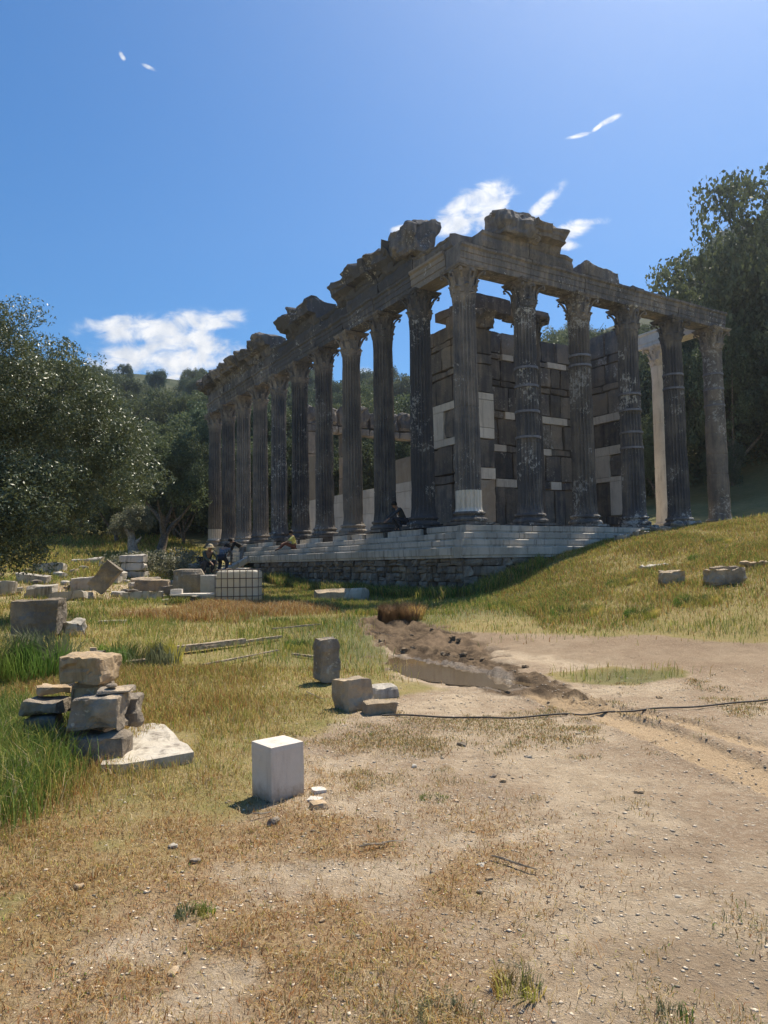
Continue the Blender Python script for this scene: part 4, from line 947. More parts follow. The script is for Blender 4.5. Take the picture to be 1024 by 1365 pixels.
# ------------------------------------------------------------------ foreground stones
def stone(name, dims, loc, rot, mat, label, seed, res=.07, rough=.02, rnd=.03, cat='stone', group=None, color=(.4, .2, 0, 1), lump=0, taper=0, sink=.03, freq=5, nmax=12, parent=None, base=None):
    x, y = loc[0], loc[1]; z = G(x, y)-sink if len(loc) == 2 else loc[2]
    if rough > .01 and max(dims) > .2: res *= .55; nmax = 22; rough *= 1.25
    if rough > .01: rnd *= .45
    q_, f_ = rblock(*dims, res, rough, rnd, seed, freq=freq, nmax=nmax, lump=lump, taper=taper)
    if name not in ('puddle',): q_ = fracture(q_, seed, 10, .26 if rough > .01 else .06)
    me_ = mesh(name, q_, f_, mat)
    return obj(name, me_, None, (x, y, z), rot if hasattr(rot, '__len__') else (0, 0, R(rot)), color=color, label=label, cat=cat, group=group)
stone('marble_cube', (.258, .25, .385), (-.77, 5.12), 41, M_cubebig, 'clean white marble cube standing on the dry grass', 501, .02, .0045, .008, 'marble block', freq=3, taper=-.03, sink=.02)
stone('marble_fragment', (.11, .09, .06), (-.48, 5.15), 20, M_cube, 'small white marble chip touching the right side of the cube, upper one', 502, .03, .012, .015, 'stone chip')
stone('marble_fragment', (.10, .09, .045), (-.50, 4.98), -15, M_cube, 'small white marble chip at the right foot of the cube, lower one', 503, .03, .012, .012, 'stone chip')
stone('brown_fragment', (.10, .10, .06), (-.46, 4.82), 25, M_tanrock, 'small brown stone in front of the white chips', 504, .03, .015, .02, 'stone')
stone('stone_post', (.285, .27, .60), (-.77, 9.35), 28, M_greyrock, 'upright rough brown stone post', 505, .08, .014, .03, 'stone post')
stone('stone_block', (.38, .30, .36), (-.36, 7.85), 38, M_greyrock, 'squared brown-grey stone block in front of the upright post', 506, .07, .014, .03, 'stone block')
stone('stone_slab', (.55, .30, .16), (-.15, 8.45), 22, M_loose, 'pale rough slab lying behind the squared stone block', 507, .07, .02, .04, 'stone slab')
stone('stone_slab', (.36, .26, .15), (-.08, 7.62), 12, M_greyrock, 'low flat stone slab at the right foot of the squared block', 508, .06, .016, .03, 'stone slab')
# stone pile
PZ = G(-2.2, 5.9)-.05
stone('pile_stone', (.42, .34, .34), (-2.32, 5.95, PZ-.05), 4, M_greyrock, 'bottom stone of the pile, half hidden by green grass', 511, .06, .02, .04)
stone('pile_stone', (.43, .34, .29), (-2.35, 6.0, PZ+.285), 6, M_greyrock, 'large middle stone of the pile resting on the bottom one', 512, .05, .024, .06)
stone('pile_stone', (.17, .26, .24), (-2.19, 6.25, PZ+.29), 10, M_greyrock, 'narrow stone wedged behind the right end of the middle stone', 513, .05, .02, .05)
stone('pile_slab', (.30, .22, .06), (-2.24, 6.02, PZ+.565), 8, M_greyrock, 'thin flat slab lying on the middle stone of the pile', 514, .05, .012, .02)
stone('pebble', (.10, .07, .04), (-2.26, 5.98, PZ+.62), 12, M_greyrock, 'small pebble resting on the thin flat slab', 515, .02, .01, .02, 'pebble', lump=.6)
stone('pile_stone', (.32, .30, .68), (-2.58, 6.35, PZ-.05), -5, M_greyrock, 'tall dark stone at the back of the pile under the tan one', 516, .08, .03, .05)
stone('pile_stone', (.41, .38, .24), (-2.57, 6.28, PZ+.62), -10, M_tanrock, 'tan topmost stone of the pile with a flat sunlit top', 517, .05, .025, .05)
stone('brick_scrap', (.07, .06, .07), (-2.76, 6.85, PZ+.80), 20, M_tanrock, 'small orange scrap behind the tan topmost stone', 518, .03, .008, .01)
stone('pile_stone', (.22, .3, .9), (-2.72, 6.75, PZ-.05), -5, M_greyrock, 'grey rear support stone of the pile, mostly hidden behind', 519, .08, .03, .05)
for k, (x, y, z, w, d, h, rz) in enumerate([(-2.93, 6.35, 0, .30, .27, .14, 8), (-2.95, 6.38, .14, .31, .27, .09, -5), (-2.98, 6.33, .23, .33, .27, .12, 10), (-2.97, 6.38, .35, .36, .28, .13, -6), (-2.95, 6.52, .49, .29, .25, .09, 18)]):
    stone('stacked_slab', (w, d, h), (x, y, PZ+z), rz, M_greyrock if k != 4 else M_tanrock, ['lowest', 'second', 'third', 'fourth', 'topmost'][k]+' slab of the small stack left of the stone pile', 530+k, .06, .018, .035, 'stone slab')
stone('stacked_slab', (.22, .2, .10), (-2.62, 6.02, PZ+.02), 15, M_greyrock, 'small pale stone on the ground between the stack and the pile', 536, .05, .015, .03)
def slab_poly(name, pts, z, h, mat, label, seed):
    n = len(pts); b_ = MB(); c = np.mean(pts, 0); V_ = []
    rings = 5
    for q in range(rings+1):
        for p in pts: pp = c+(np.array(p)-c)*(q/rings if q else .02); V_.append((pp[0], pp[1], z+h))
    for p in pts: V_.append((p[0], p[1], z-.08))
    V_ = np.array(V_); V_[:, 2] += fbm(V_*5, seed, 4)*.035; f = [list(range(n))]
    for q in range(rings+1): f += [[q*n+j, (q+1)*n+j, (q+1)*n+(j+1) % n, q*n+(j+1) % n] for j in range(n)]
    return obj(name, mesh(name, V_, f, mat), label=label, cat='stone slab')
slab_poly('marble_slab', [(-2.20, 5.62), (-2.02, 5.60), (-1.84, 5.72), (-1.70, 5.78), (-1.56, 5.90), (-1.68, 6.15), (-1.80, 6.33), (-1.93, 6.62), (-2.12, 6.95), (-2.25, 6.98), (-2.42, 6.9), (-2.35, 6.2)], PZ, .115, M_loose, 'pale flat marble slab lying on the grass right of the pile', 541)
stone('rock', (.34, .3, .2), (-3.22, 5.62), 15, M_tanrock, 'reddish brown rock cut by the left picture edge', 542, .06, .03, .06)
stone('rock', (.3, .22, .07), (-2.98, 4.72), 5, M_loose, 'white stone in the grass at the left picture edge', 543, .06, .02, .03)
# dark block and white boulder by the olive tree
stone('stone_block', (.84, .62, .74), (-6.2, 12.95), 6, M_greyrock, 'large dark squared block under the olive tree, half hidden in weeds', 551, .12, .018, .03, 'stone block', sink=.05)
stone('boulder', (.42, .36, .34), (-5.62, 13.1), 20, M_loose, 'rounded whitish boulder beside the large dark block', 552, .07, .03, .1, 'boulder', lump=.5)
# small stones scattered on the dirt
for k, (px_, py_, w) in enumerate([(1.13,5.93,.10),(.78,5.42,.08),(.83,5.32,.07),(.52,4.55,.06),(-.13,4.2,.05),(-.31,3.35,.045),(-.05,2.83,.05),(.43,3.60,.05),(.50,3.72,.05),(.48,3.9,.055),(.92,3.3,.04),(1.7,5.0,.09),
                                   (1.72,6.6,.08),(-.72,4.55,.10),(.45,4.9,.05),(1.35,3.5,.04),(.95,2.5,.05),(-.86,2.95,.05),(-1.25,4.25,.07),(-1.05,4.0,.08),(-1.55,3.7,.06),(.2,5.7,.06),(.65,6.35,.10),(3.1,8.3,.09),(1.4,2.75,.04)]):
    stone('small_stone', (w*.85, w*(.5+.1*(k % 4)), w*(.3+.06*(k % 3))), (px_, py_), k*47, (M_loose, M_greyrock, M_tanrock)[k % 3], ('small pale stone lying on the bare dirt', 'small brown stone lying on the bare dirt', 'small whitish stone lying on the bare dirt')[k % 3], 560+k, w*.14, w*.16, w*.2, 'small stone', 'small stones scattered on the dirt', lump=.3, sink=.008, freq=20)
# gravel
def gravel():
    r = np.random.default_rng(90); n = 19000; y = 1.8+8.0*r.random(n)**1.5; x = r.uniform(-1, 1, n)*(y*.6+.3); mk_ = masks(x, y)
    ok = r.random(n) < (1-.75*mk_['grassy'])*(1-mk_['pool']); x, y = x[ok], y[ok]; n = len(x); z = ground_full(x, y)
    base = np.array([(0, 0, .55), (.5, 0, .1), (.15, .5, .05), (-.45, .3, .1), (-.4, -.35, .05), (.2, -.5, .1), (0, 0, -.3)]); fc = []
    for i in range(5): fc += [(0, 1+i, 1+(i+1) % 5), (6, 1+(i+1) % 5, 1+i)]
    s = (.0035+.017*r.random(n)**3)*(1+y*.12); a = r.uniform(0, 6.28, n); B = base[None]*np.stack([s, s*.8, s*.42], 1)[:, None]
    B = B*r.uniform(.7, 1.3, (n, 7, 3)); ca, sa = np.cos(a)[:, None], np.sin(a)[:, None]
    Vg = np.stack([B[..., 0]*ca-B[..., 1]*sa+x[:, None], B[..., 0]*sa+B[..., 1]*ca+y[:, None], B[..., 2]+z[:, None]], 2).reshape(-1, 3)
    lp = (np.array(fc)[None]+np.arange(n)[:, None, None]*7).reshape(-1); g_ = r.uniform(.35, 1.15, (n, 1))
    cc = np.repeat(np.array([[.66, .55, .41]])*g_, 7, axis=0)
    obj('gravel', fastmesh('gravel', Vg, lp, np.full(n*10, 3), tinted('gravel_stone', 0, .9), False, colors=cc), kind='stuff', label='fine pale gravel strewn over the bare dirt', cat='gravel')
gravel()
# twigs
for k, (x0, y0, x1, y1) in enumerate([(-.16, 4.13, .07, 4.2), (-.86, 4.68, -.74, 4.70), (-.95, 8.6, -.7, 8.15), (.55, 3.95, .75, 3.75), (.9, 11.9, 1.1, 11.6), (-.3, 14.3, .2, 13.6)]):
    p = [(x0+(x1-x0)*t+random.uniform(-.01, .01), y0+(y1-y0)*t, G(x0+(x1-x0)*t, y0+(y1-y0)*t)+.02+random.uniform(0, .01)) for t in np.linspace(0, 1, 5)]
    obj('twig', mesh('twig', *tube(p, [.005, .007, .006, .005, .003], 5), M_wood), label='short dry twig lying on the ground', cat='twig', color=(1, 1, 1, 1), group='dry twigs on the ground')
# hose
hp = [(-.05, 7.42), (.35, 7.36), (.75, 7.30), (1.1, 7.28), (1.4, 7.33), (1.7, 7.45), (2.0, 7.55), (2.3, 7.62), (2.7, 7.62), (3.1, 7.66), (3.6, 7.72), (4.1, 7.85), (4.8, 8.1), (6.2, 8.6)]
pp = []
for (a0, b0), (a1, b1) in zip(hp[:-1], hp[1:]):
    for t in np.linspace(0, 1, 6)[:-1]:
        x, y = a0+(a1-a0)*t, b0+(b1-b0)*t; pp.append((x, y+.015*math.sin(x*9), float(ground_full(np.array([x]), np.array([y]))[0])+.02))
for i in range(3):
    q = pp[:]; pp = [q[0]]+[(q[j][0], (q[j-1][1]+q[j][1]+q[j+1][1])/3, (q[j-1][2]+q[j][2]+q[j+1][2])/3+.001) for j in range(1, len(q)-1)]+[q[-1]]
obj('hose', mesh('hose', *tube(pp, .0095, 7), plain('rubber_hose', (.045, .038, .032), .6, .3), True), label='thin dark hose running across the dirt to the right', cat='hose')
# planks
def plank(p0, p1, w, h, label, seed, lift=.02):
    L = math.dist(p0, p1); a_ = math.atan2(p1[1]-p0[1], p1[0]-p0[0]); z0, z1 = G(*p0)+lift, G(*p1)+lift
    v_, f_ = rblock(L, w, h, .15, .008, .01, seed, freq=3, nmax=14)
    obj('plank', mesh('plank', v_, f_, M_wood), None, ((p0[0]+p1[0])/2, (p0[1]+p1[1])/2, (z0+z1)/2), (0, -math.atan2(z1-z0, L), a_), label=label, cat='plank')
plank((-3.55, 10.9), (-2.4, 12.3), .12, .10, 'weathered timber beam lying in the grass, the longest of the boards', 601, .05)
plank((-2.9, 11.6), (-1.9, 13.1), .08, .05, 'thin board lying beyond the long timber beam', 602, .05)
plank((-3.95, 10.2), (-3.25, 10.75), .16, .04, 'short flat grey board left of the long timber beam', 603, .04)
plank((-2.6, 10.3), (-1.75, 11.7), .05, .03, 'thin pole lying in the dry grass before the timber beam', 604, .05)
plank((-1.5, 11.5), (-1.0, 11.3), .07, .04, 'short board lying behind the stone post', 605, .03)
plank((-2.2, 14.0), (-1.3, 14.6), .05, .03, 'long thin stick on the green grass before the temple wall', 606, .08)

# ------------------------------------------------------------------ rubble field left of the temple
def rb(x, y, dims, rz, mat, label, seed, z=None, rx=0, ry=0, cat='marble block', col=(.4, .2, 0, 1), lump=0):
    th_ = min(dims) < .14; q_, f_ = rblock(*dims, .1, .006 if th_ else .03, .01 if th_ else .025, seed, freq=3.2, nmax=12, lump=lump); me_ = mesh('marble_block', fracture(q_, seed, 9, .08 if th_ else .32), f_, mat)
    return obj('marble_block', me_, None, (x, y, (G(x, y)-.04) if z is None else z), (R(rx), R(ry), R(rz)), color=col, label=label, cat=cat)
RB = [(-8.9,20.5,(1.25,.75,.30),8,M_loose,'flat marble block at the near left of the rubble, under the tilted slab'),
 (-9.9,20.9,(1.0,.7,.5),-4,M_loose,'squared marble block left of the tilted slab, half under the olive branches'),
 (-11.3,21.3,(.95,.7,.55),5,M_loose,'squared marble block under the olive branches, farther left'),
 (-9.7,23.6,(1.2,.8,.55),12,M_loose,'pale marble block behind the tilted slab with a sunlit top'),
 (-10.2,26.5,(1.1,.7,.40),6,M_step,'grey marble block in the second row below the stacked slabs'),
 (-10.4,27.8,(.9,.7,.45),4,M_step,'grey marble block left of the three stacked slabs'),
 (-7.1,21.3,(1.35,.7,.34),-6,M_loose,'white-topped irregular marble lying in shadow in the middle of the rubble'),
 (-7.6,23.5,(1.3,.8,.60),14,M_greyrock,'dark pointed boulder in the middle of the rubble'),
 (-6.6,22.6,(.9,.7,.50),-12,M_greyrock,'dark boulder left of the tall upright blocks'),
 (-8.7,26.2,(1.3,.6,.42),3,M_greyrock,'dark broken block in the shade behind the pointed boulder'),
 (-7.0,26.4,(1.1,.6,.5),9,M_pilaster,'brown-grey block lying in front of the dry scrub mound'),
 (-6.2,25.0,(1.0,.7,.75),-5,M_loose,'pale moulded block behind the dark boulder'),
 (-6.75,29.0,(1.2,.6,.35),2,M_loose,'long pale slab at the right end of the scrub mound'),
 (-7.9,33.5,(1.8,.7,.35),-14,M_step,'long slab leaning in the rubble behind the workers'),
 (-6.3,32.2,(1.2,.8,.55),8,M_step,'grey squared block behind the crouching workers'),
 (-12.5,33.0,(1.6,.8,.3),-3,M_loose,'pale slab in the grass beyond the stacked slabs'),
 (-14.2,34.5,(1.8,.9,.4),4,M_loose,'pale slab row at the foot of the small olive tree'),
 (-13.5,29.0,(1.5,.8,.5),8,M_loose,'sunlit marble block at the far left below the olive branches'),
 (-12.2,25.0,(1.4,.8,.45),-8,M_loose,'sunlit marble block left of the grey ones under the branches')]
for k, (x, y, dm, rz, mt, lb) in enumerate(RB): rb(x, y, (dm[0]*.86, dm[1]*.9, dm[2]*.82), rz+(k*37 % 23)-11, mt, lb, 700+k, rx=(k*53 % 15)-7, ry=(k*31 % 13)-6)
rb(-8.45, 20.9, (.55, .28, .95), 10, M_greyrock, 'dark slab standing tilted to the right on the flat block', 731, z=G(-8.9, 20.5)+.22, ry=38)
for k in range(3): rb(-9.95, 28.6, (1.0, .7, .30), 3-2*k, M_step, ('bottom', 'middle', 'top')[k]+' slab of the three stacked grey marble slabs', 740+k, z=G(-9.9, 28.6)+.33*k, cat='marble slab')
rb(-5.95, 21.9, (.95, .6, .98), 8, M_greyrock, 'tall rough upright block with moulded top left of the fluted drum', 745)
rb(-6.6, 31.6, (1.7, .5, .3), 30, M_loose, 'long pale beam propped up among the blocks by the workers', 746, z=G(-6.6, 31.6)+.5, ry=-24)
dr = MB(); dr.add(*lathe([(.36, 0), (.37, .05), (.37, .74), (.35, .76)], 20)); v_, f_ = rblock(.5, .5, .74, .15, .02, .04, 3); dr.add(np.array(v_)+np.array([.5, .1, 0]), f_)
obj('column_drum', dr.mesh('column_drum', M_greyrock), None, (-5.05, 21.2, G(-5.05, 21.2)), .3, label='grey broken column drum standing left of the white tank', cat='column drum')
rb(-5.25, 19.9, (1.3, .5, .05), 2, M_cube, 'thin white marble board lying across supports before the drum', 747, z=G(-5.25, 19.9)+.26, cat='marble board')
rb(-5.3, 19.95, (.16, .3, .27), 0, M_greyrock, 'small grey support under the thin white board', 748)
rb(-5.75, 19.9, (.32, .22, .13), 5, M_cube, 'small white block with holes lying on the thin white board', 749, z=G(-5.25, 19.9)+.31)
rb(-5.95, 17.1, (.62, .3, .09), 4, M_cube, 'flat white stone plate in the grass in front of the rubble', 750)
rb(-5.6, 16.3, (.35, .12, .06), -40, M_cube, 'narrow white sliver below the flat white plate', 751)
rb(-5.65, 15.0, (.55, .3, .10), 6, M_loose, 'pale flat stone in the grass, nearer than the white plate', 752)
rb(-4.4, 18.6, (.5, .3, .07), 6, M_loose, 'flat whitish stone in the russet grass before the tank', 753)
rr = random.Random(55)
for k in range(95):   # broken bits
    x = rr.uniform(-14.5, -5.4); y = rr.uniform(20.3, 31.5); w = rr.uniform(.15, .5)
    o = rb(x, y, (w, w*.7, w*.5), rr.uniform(0, 180), rr.choice((M_loose, M_greyrock, M_step, M_greyrock)), 'broken piece of marble rubble among the larger blocks', 760+k, lump=.25, rx=rr.uniform(-15, 15)); o.name = 'rubble_piece'; o['category'] = 'rubble'; o['group'] = 'broken marble pieces in the rubble field'
# marble piece in front of wall, stones of the mound
rb(-1.75, 23.3, (1.1, .6, .42), 12, M_greyrock, 'dark fallen block with pale edge at the foot of the temple wall, left piece', 820, rx=12)
rb(-.95, 23.2, (.8, .55, .45), -14, M_loose, 'fallen marble fragment with a white broken top beside the dark block', 821, rx=-14, lump=.2)
stone('rock', (.70, .5, .36), (7.25, 15.4), 6, M_greyrock, 'dark squared rock sticking out of the grassy mound', 830, .12, .04, .06, 'rock')
stone('rock', (.6, .4, .09), (7.3, 15.5, G(7.25, 15.4)+.30), 4, M_greyrock, 'thin stone layer lying on the dark rock of the mound', 831, .12, .02, .03, 'rock')
stone('rock', (.55, .4, .32), (6.45, 16.2), -8, M_greyrock, 'smaller dark rock in the mound left of the squared one', 832, .1, .04, .06, 'rock')
stone('rock', (.5, .4, .2), (8.5, 16.6), 12, M_tanrock, 'half-buried brown rock on the mound at the right edge', 833, .1, .04, .06, 'rock')
stone('rock', (.7, .35, .12), (6.9, 18.5), 12, M_loose, 'pale flat stone on the bare strip of the mound', 834, .1, .03, .04, 'rock')
for k, (x, y) in enumerate([(8.6, 24.1), (9.6, 24.9), (7.9, 23.9), (10.7, 26.2), (11.6, 26.9)]):
    stone('rubble_rock', (.7, .45, .25), (x, y), 33+k*9, M_loose if k % 2 == 0 else M_greyrock, 'broken stone at the top of the mound before the front columns', 840+k, .12, .05, .08, 'rock', 'broken stones along the top of the mound')
rm = random.Random(8)
for k in range(16):   # clods in the mud
    t = rm.random(); x = .2+1.7*t+rm.uniform(-.7, .7); y = 15-6.6*t+rm.uniform(-.3, .3); w = rm.uniform(.07, .17)
    stone('mud_clod', (w, w*.8, w*.5), (x, y), rm.uniform(0, 180), M_mud, 'dark clod of churned mud beside the rut', 860+k, w*.12, w*.28, w*.2, 'mud clod', 'clods of churned mud round the puddle', lump=.4, freq=9)

# ------------------------------------------------------------------ water tank in a cage
def tank():
    t = obj('cage_tank', None, loc=(-4.05, 20.1, G(-4.05, 20.1)-.14), rot=R(2), label='white plastic water tank in a metal cage standing before the temple wall', cat='water tank')
    mt, n, l, b = newmat('milky_plastic', .45, .4); b.inputs['Base Color'].default_value = (.66, .61, .50, 1)
    tr = n.new('ShaderNodeBsdfTranslucent'); tr.inputs[0].default_value = (.75, .68, .52, 1); mx = n.new('ShaderNodeMixShader'); mx.inputs[0].default_value = .35
    l.new(b.outputs[0], mx.inputs[1]); l.new(tr.outputs[0], mx.inputs[2]); l.new(mx.outputs[0], n['Material Output'].inputs[0])
    obj('tank_body', mesh('tank_body', *rblock(1.14, .94, .92, .08, .004, .09, 5, nmax=14), mt, True), t, (0, 0, .16))
    obj('filler_cap', mesh('filler_cap', *lathe([(.11, 0), (.11, .05), (.09, .06)], 16), M_iron), t, (0, 0, 1.08))
    Mc = plain('cage_steel', (.17, .13, .10), .55, .4, .5)
    for k in range(8):
        x = -.585+k*1.17/7
        for y in (-.49, .49): obj('cage_bar', mesh('cage_bar', *tube([(x, y, .12), (x, y, 1.1)], .011, 6), Mc), t)
    for z in (.14, .38, .62, .86, 1.10):
        p = [(-.59, -.5, z), (.59, -.5, z), (.59, .5, z), (-.59, .5, z), (-.59, -.5, z)]
        for q in range(4): obj('cage_rail', mesh('cage_rail', *tube([p[q], p[q+1]], .012 if z < 1.05 else .017, 6), Mc), t)
    for y in (-.49, .49):
        for x in (-.3, .3): obj('cage_bar', mesh('cage_bar', *tube([(x, y, 1.11), (x, 0, 1.14)], .012, 6), Mc), t)
    for x in (-.5, 0, .5): obj('pallet_foot', mesh('pallet_foot', *box(x, 0, .05, .12, 1.0, .1), M_wood), t)
    obj('pallet_deck', mesh('pallet_deck', *box(0, 0, .125, 1.2, 1.0, .03), M_wood), t)
tank()
# black bucket
bk = obj('black_bucket', mesh('black_bucket', *lathe([(.11, 0), (.15, .3), (.16, .31), (.145, .30), (.105, .02)], 18), plain('black_plastic', (.015, .015, .017), .5, .4)), None, tuple((-7.95, 30.9, G(-7.95, 30.9)+.62)), label='black plastic bucket standing on the blocks left of the workers', cat='bucket')
rb(-7.95, 30.9, (.9, .7, .66), 5, M_step, 'pale block under the black bucket', 861)

# ------------------------------------------------------------------ people
M_skin = plain('skin', (.28, .16, .105), .6, .3)
def skin_obj(name, nodes, edges, mat, parent, root=0, sub=2):
    me_ = D.meshes.new(name); keys = list(nodes); me_.from_pydata([nodes[k][0] for k in keys], [(keys.index(a_), keys.index(b_)) for a_, b_ in edges], []); me_.materials.append(mat)
    o = obj(name, me_, parent); md = o.modifiers.new('skin', 'SKIN'); md.use_smooth_shade = True
    for i, k in enumerate(keys):
        sv = me_.skin_vertices[0].data[i]; sv.radius = (nodes[k][1], nodes[k][1]*.85); sv.use_root = (i == root)
    s_ = o.modifiers.new('sub', 'SUBSURF'); s_.levels = sub; s_.render_levels = sub; return o
def person(loc, rz, J, shirt, trousers, hair, label, longs=True, hat=None):
    """J: joint positions (person's own frame, facing -y)"""
    p = obj('person', None, loc=loc, rot=rz, label=label, cat='person', group=None)
    J = {k: Vector(v_) for k, v_ in J.items()}; N = {}; E = []
    N['pelvis'] = (J['pelvis'], .125); N['waist'] = (J['pelvis'].lerp(J['neck'], .4), .115); N['chest'] = (J['pelvis'].lerp(J['neck'], .78), .135); N['neck'] = (J['neck'], .055)
    N['head'] = (J['neck'].lerp(J['head'], .55), .075); N['crown'] = (J['head'], .085); E += [('pelvis', 'waist'), ('waist', 'chest'), ('chest', 'neck'), ('neck', 'head'), ('head', 'crown')]
    face = Vector(J.get('look', (0, -1, 0))).normalized(); N['nose'] = (J['neck'].lerp(J['head'], .6)+face*.105, .014); E.append(('head', 'nose'))
    S_ = {}; SE = []; Tn = {}; TE = []
    for s in ('L', 'R'):
        for k, r_ in (('sh', .06), ('el', .043), ('wr', .03), ('hip', .09), ('kn', .06), ('an', .042)): N[k+s] = (J[k+s], r_)
        hd = (J['wr'+s]-J['el'+s]).normalized(); N['pm'+s] = (J['wr'+s]+hd*.07, .034)
        side = hd.cross(Vector((.3, .2, 1))).normalized()
        E += [('chest', 'sh'+s), ('sh'+s, 'el'+s), ('el'+s, 'wr'+s), ('wr'+s, 'pm'+s), ('pelvis', 'hip'+s), ('hip'+s, 'kn'+s), ('kn'+s, 'an'+s)]
        for q in range(5):
            kf = f'f{q}{s}'; off = side*(q-1.5)*.021; ln = (.07, .085, .09, .08, .0)[q] if q < 4 else .045
            if q == 4: off = side*-.06; 
            N[kf] = (J['wr'+s]+hd*(.07+ln)+off+Vector((0, 0, -.02)), .009); E.append(('pm'+s, kf))
        ft = Vector(J.get('ft'+s, J['an'+s]+Vector((0, -.16, -.05)))); N['ft'+s] = (ft, .038); E.append(('an'+s, 'ft'+s))
    skin_obj('body', N, E, M_skin, p)
    T1 = {k: (N[k][0], N[k][1]*1.18) for k in ('pelvis', 'waist', 'chest')}; e1 = [('pelvis', 'waist'), ('waist', 'chest')]
    for s in ('L', 'R'):
        T1['sh'+s] = (N['sh'+s][0], .075); T1['el'+s] = (N['sh'+s][0].lerp(N['el'+s][0], .95), .06); e1 += [('chest', 'sh'+s), ('sh'+s, 'el'+s)]
        if longs: T1['wr'+s] = (N['wr'+s][0].lerp(N['el'+s][0], .1), .045); e1.append(('el'+s, 'wr'+s))
    skin_obj('shirt', T1, e1, shirt, p)
    T2 = {'pelvis': (N['pelvis'][0], .15)}; e2 = []
    for s in ('L', 'R'):
        T2['hip'+s] = (N['hip'+s][0], .105); T2['kn'+s] = (N['kn'+s][0], .078); T2['an'+s] = (N['an'+s][0], .062); e2 += [('pelvis', 'hip'+s), ('hip'+s, 'kn'+s), ('kn'+s, 'an'+s)]
        T3 = {'a': (N['an'+s][0]+Vector((0, 0, -.01)), .05), 'b': (N['ft'+s][0], .045)}; skin_obj('shoe', T3, [('a', 'b')], M_shoe, p, 0, 1)
    skin_obj('trousers', T2, e2, trousers, p)
    hc = J['neck'].lerp(J['head'], .92)-face*.02; v_, f_ = lathe([(.02, .115), (.06, .10), (.095, .06), (.112, .0), (.105, -.05)], 16); v_ = np.array(v_)+np.array(hc)
    if hat:
        obj('hat', mesh('hat', np.concatenate([v_, np.array(lathe([(.18, -.02), (.105, 0)], 16, False)[0])+np.array(hc)]), f_+[[i+len(v_) for i in q] for q in lathe([(.18, -.02), (.105, 0)], 16, False)[1]], hat, True), p)
    else: obj('hair', mesh('hair', v_, f_, hair, True), p)
    return p
M_shoe = plain('shoe', (.05, .04, .035), .8); M_hair = plain('hair', (.02, .016, .013), .8)
M_dark = plain('dark_shirt', (.045, .05, .055), .9); M_green = plain('green_shirt', (.05, .065, .05), .9); M_navy = plain('navy_trousers', (.04, .045, .06), .9)
M_grey = plain('grey_trousers', (.17, .17, .17), .9); M_yellow = plain('yellow_shirt', (.55, .52, .16), .85); M_red = plain('red_trousers', (.14, .055, .04), .9); M_straw = plain('straw_hat', (.45, .37, .24), .9)
M_brown = plain('brown_shirt', (.10, .075, .06), .9)
# checked shirt
mt, n, l, b = newmat('checked_shirt', .9, .2); t = NT(mt); bt = n.new('ShaderNodeTexBrick'); bt.inputs['Color1'].default_value = (.05, .055, .07, 1); bt.inputs['Color2'].default_value = (.05, .055, .07, 1)
bt.inputs['Mortar'].default_value = (.30, .31, .33, 1); bt.inputs['Scale'].default_value = 14; bt.offset = 0; bt.inputs['Brick Width'].default_value = .8; bt.inputs['Row Height'].default_value = .8; bt.inputs['Mortar Size'].default_value = .09
mpp = t.scalepos((1, 0, 0)); cx_ = n.new('ShaderNodeSeparateXYZ'); l.new(t.pos(), cx_.inputs[0]); cc_ = n.new('ShaderNodeCombineXYZ'); l.new(cx_.outputs[0], cc_.inputs[0]); l.new(cx_.outputs[2], cc_.inputs[1]); l.new(cc_.outputs[0], bt.inputs['Vector']); l.new(bt.outputs[0], b.inputs['Base Color']); M_check = mt
def limbs(d, hipw=.09, shw=.19): return d
stoop = dict(pelvis=(0, .12, .92), neck=(0, -.30, 1.20), head=(0, -.46, 1.27), look=(0, -.6, -.8), shL=(.17, -.24, 1.17), shR=(-.17, -.24, 1.17), elL=(.20, -.36, .92), elR=(-.20, -.38, .92), wrL=(.14, -.46, .70), wrR=(-.14, -.50, .70),
             hipL=(.10, .12, .88), hipR=(-.10, .12, .88), knL=(.13, .02, .48), knR=(-.13, .06, .48), anL=(.14, .1, .09), anR=(-.14, .14, .09))
squat = dict(pelvis=(0, .18, .36), neck=(0, -.12, .82), head=(0, -.26, .97), look=(0, -.8, -.6), shL=(.18, -.08, .78), shR=(-.18, -.08, .78), elL=(.22, -.32, .58), elR=(-.22, -.32, .56), wrL=(.12, -.50, .42), wrR=(-.12, -.50, .40),
             hipL=(.10, .16, .34), hipR=(-.10, .16, .34), knL=(.17, -.26, .46), knR=(-.17, -.26, .46), anL=(.15, .0, .09), anR=(-.15, .0, .09))
crouch = dict(pelvis=(0, .22, .66), neck=(0, -.20, .96), head=(0, -.36, 1.03), look=(0, -.7, -.7), shL=(.18, -.15, .93), shR=(-.18, -.15, .93), elL=(.2, -.3, .68), elR=(-.2, -.32, .68), wrL=(.12, -.44, .46), wrR=(-.12, -.46, .46),
              hipL=(.10, .2, .62), hipR=(-.10, .2, .62), knL=(.15, -.08, .42), knR=(-.15, -.05, .42), anL=(.14, .12, .09), anR=(-.14, .16, .09))
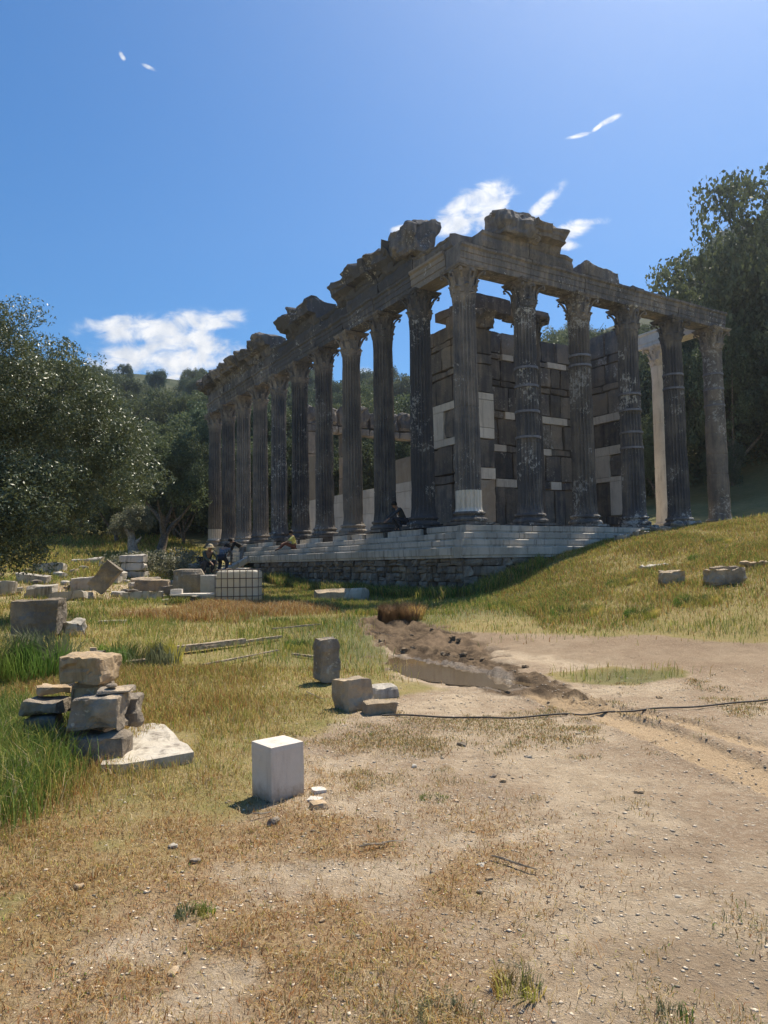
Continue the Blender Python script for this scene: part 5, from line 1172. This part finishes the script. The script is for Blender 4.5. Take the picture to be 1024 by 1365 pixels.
sit = dict(pelvis=(0, .1, .12), neck=(0, -.02, .62), head=(0, -.10, .80), look=(0, -1, -.5), shL=(.18, .0, .57), shR=(-.18, .0, .57), elL=(.22, -.2, .36), elR=(-.22, -.2, .36), wrL=(.1, -.38, .30), wrR=(-.1, -.4, .3),
           hipL=(.10, .08, .12), hipR=(-.10, .08, .12), knL=(.12, -.34, .30), knR=(-.12, -.36, .28), anL=(.12, -.62, .04), anR=(-.12, -.66, .02))
PEOPLE = [((-6.63, 33.0, 1.46), R(-75), stoop, M_hair, M_grey, 'person in dark shirt and pale trousers standing bent over above the tank', None),
          ((-6.55, 26.6, G(-6.25, 26.6)+.62), R(40), squat, M_green, M_navy, 'person in dark green shirt and straw hat crouching behind the tall blocks', M_straw),
          ((-6.05, 27.0, G(-5.8, 27.0)+.62), R(170), crouch, M_check, M_navy, 'person in checked shirt bending with their back turned, beside the one in green', None)]
for lc, rz, J, s1, s2, lb, ht in PEOPLE: person(lc, rz, J, s1, s2, M_hair, lb, hat=ht)
rb(-6.63, 33.0, (1.2, .9, .9), 10, M_step, 'pale block under the stooping worker', 870, z=.56)
rb(-6.25, 26.8, (1.7, 1.1, .66), 5, M_greyrock, 'dark flat-topped block that carries the two crouching workers', 871, z=G(-6, 26.8)-.04)
p_ = T(-1.02, 11.9, -.485); person(p_, R(-75), sit, M_yellow, M_red, M_hair, 'person in yellow shirt and dark red trousers sitting on the temple steps', longs=False)
p_ = T(-.45, 3.5, 0); person((p_.x, p_.y, p_.z), R(-70), squat, M_dark, M_navy, M_hair, 'person in dark clothes bending low beside the second side column')
print('objects', len(D.objects))
# thin scattering volume round the scene, added to imitate a veil of lens glare
zt_ = float(Z.max())+25
v_, f_ = box(0, 100, (zt_-4)/2, 412, 332, zt_+4)
hm = D.materials.new('glare_haze'); hm.use_nodes = True; hn = hm.node_tree.nodes; hn.remove(hn['Principled BSDF'])
pv = hn.new('ShaderNodeVolumePrincipled'); pv.inputs['Density'].default_value = .0006; pv.inputs['Anisotropy'].default_value = .78; pv.inputs['Color'].default_value = (.86, .92, 1, 1)
hm.node_tree.links.new(pv.outputs[0], hn['Material Output'].inputs['Volume'])
obj('glare_haze', mesh('glare_haze', v_, f_, hm), kind='stuff')
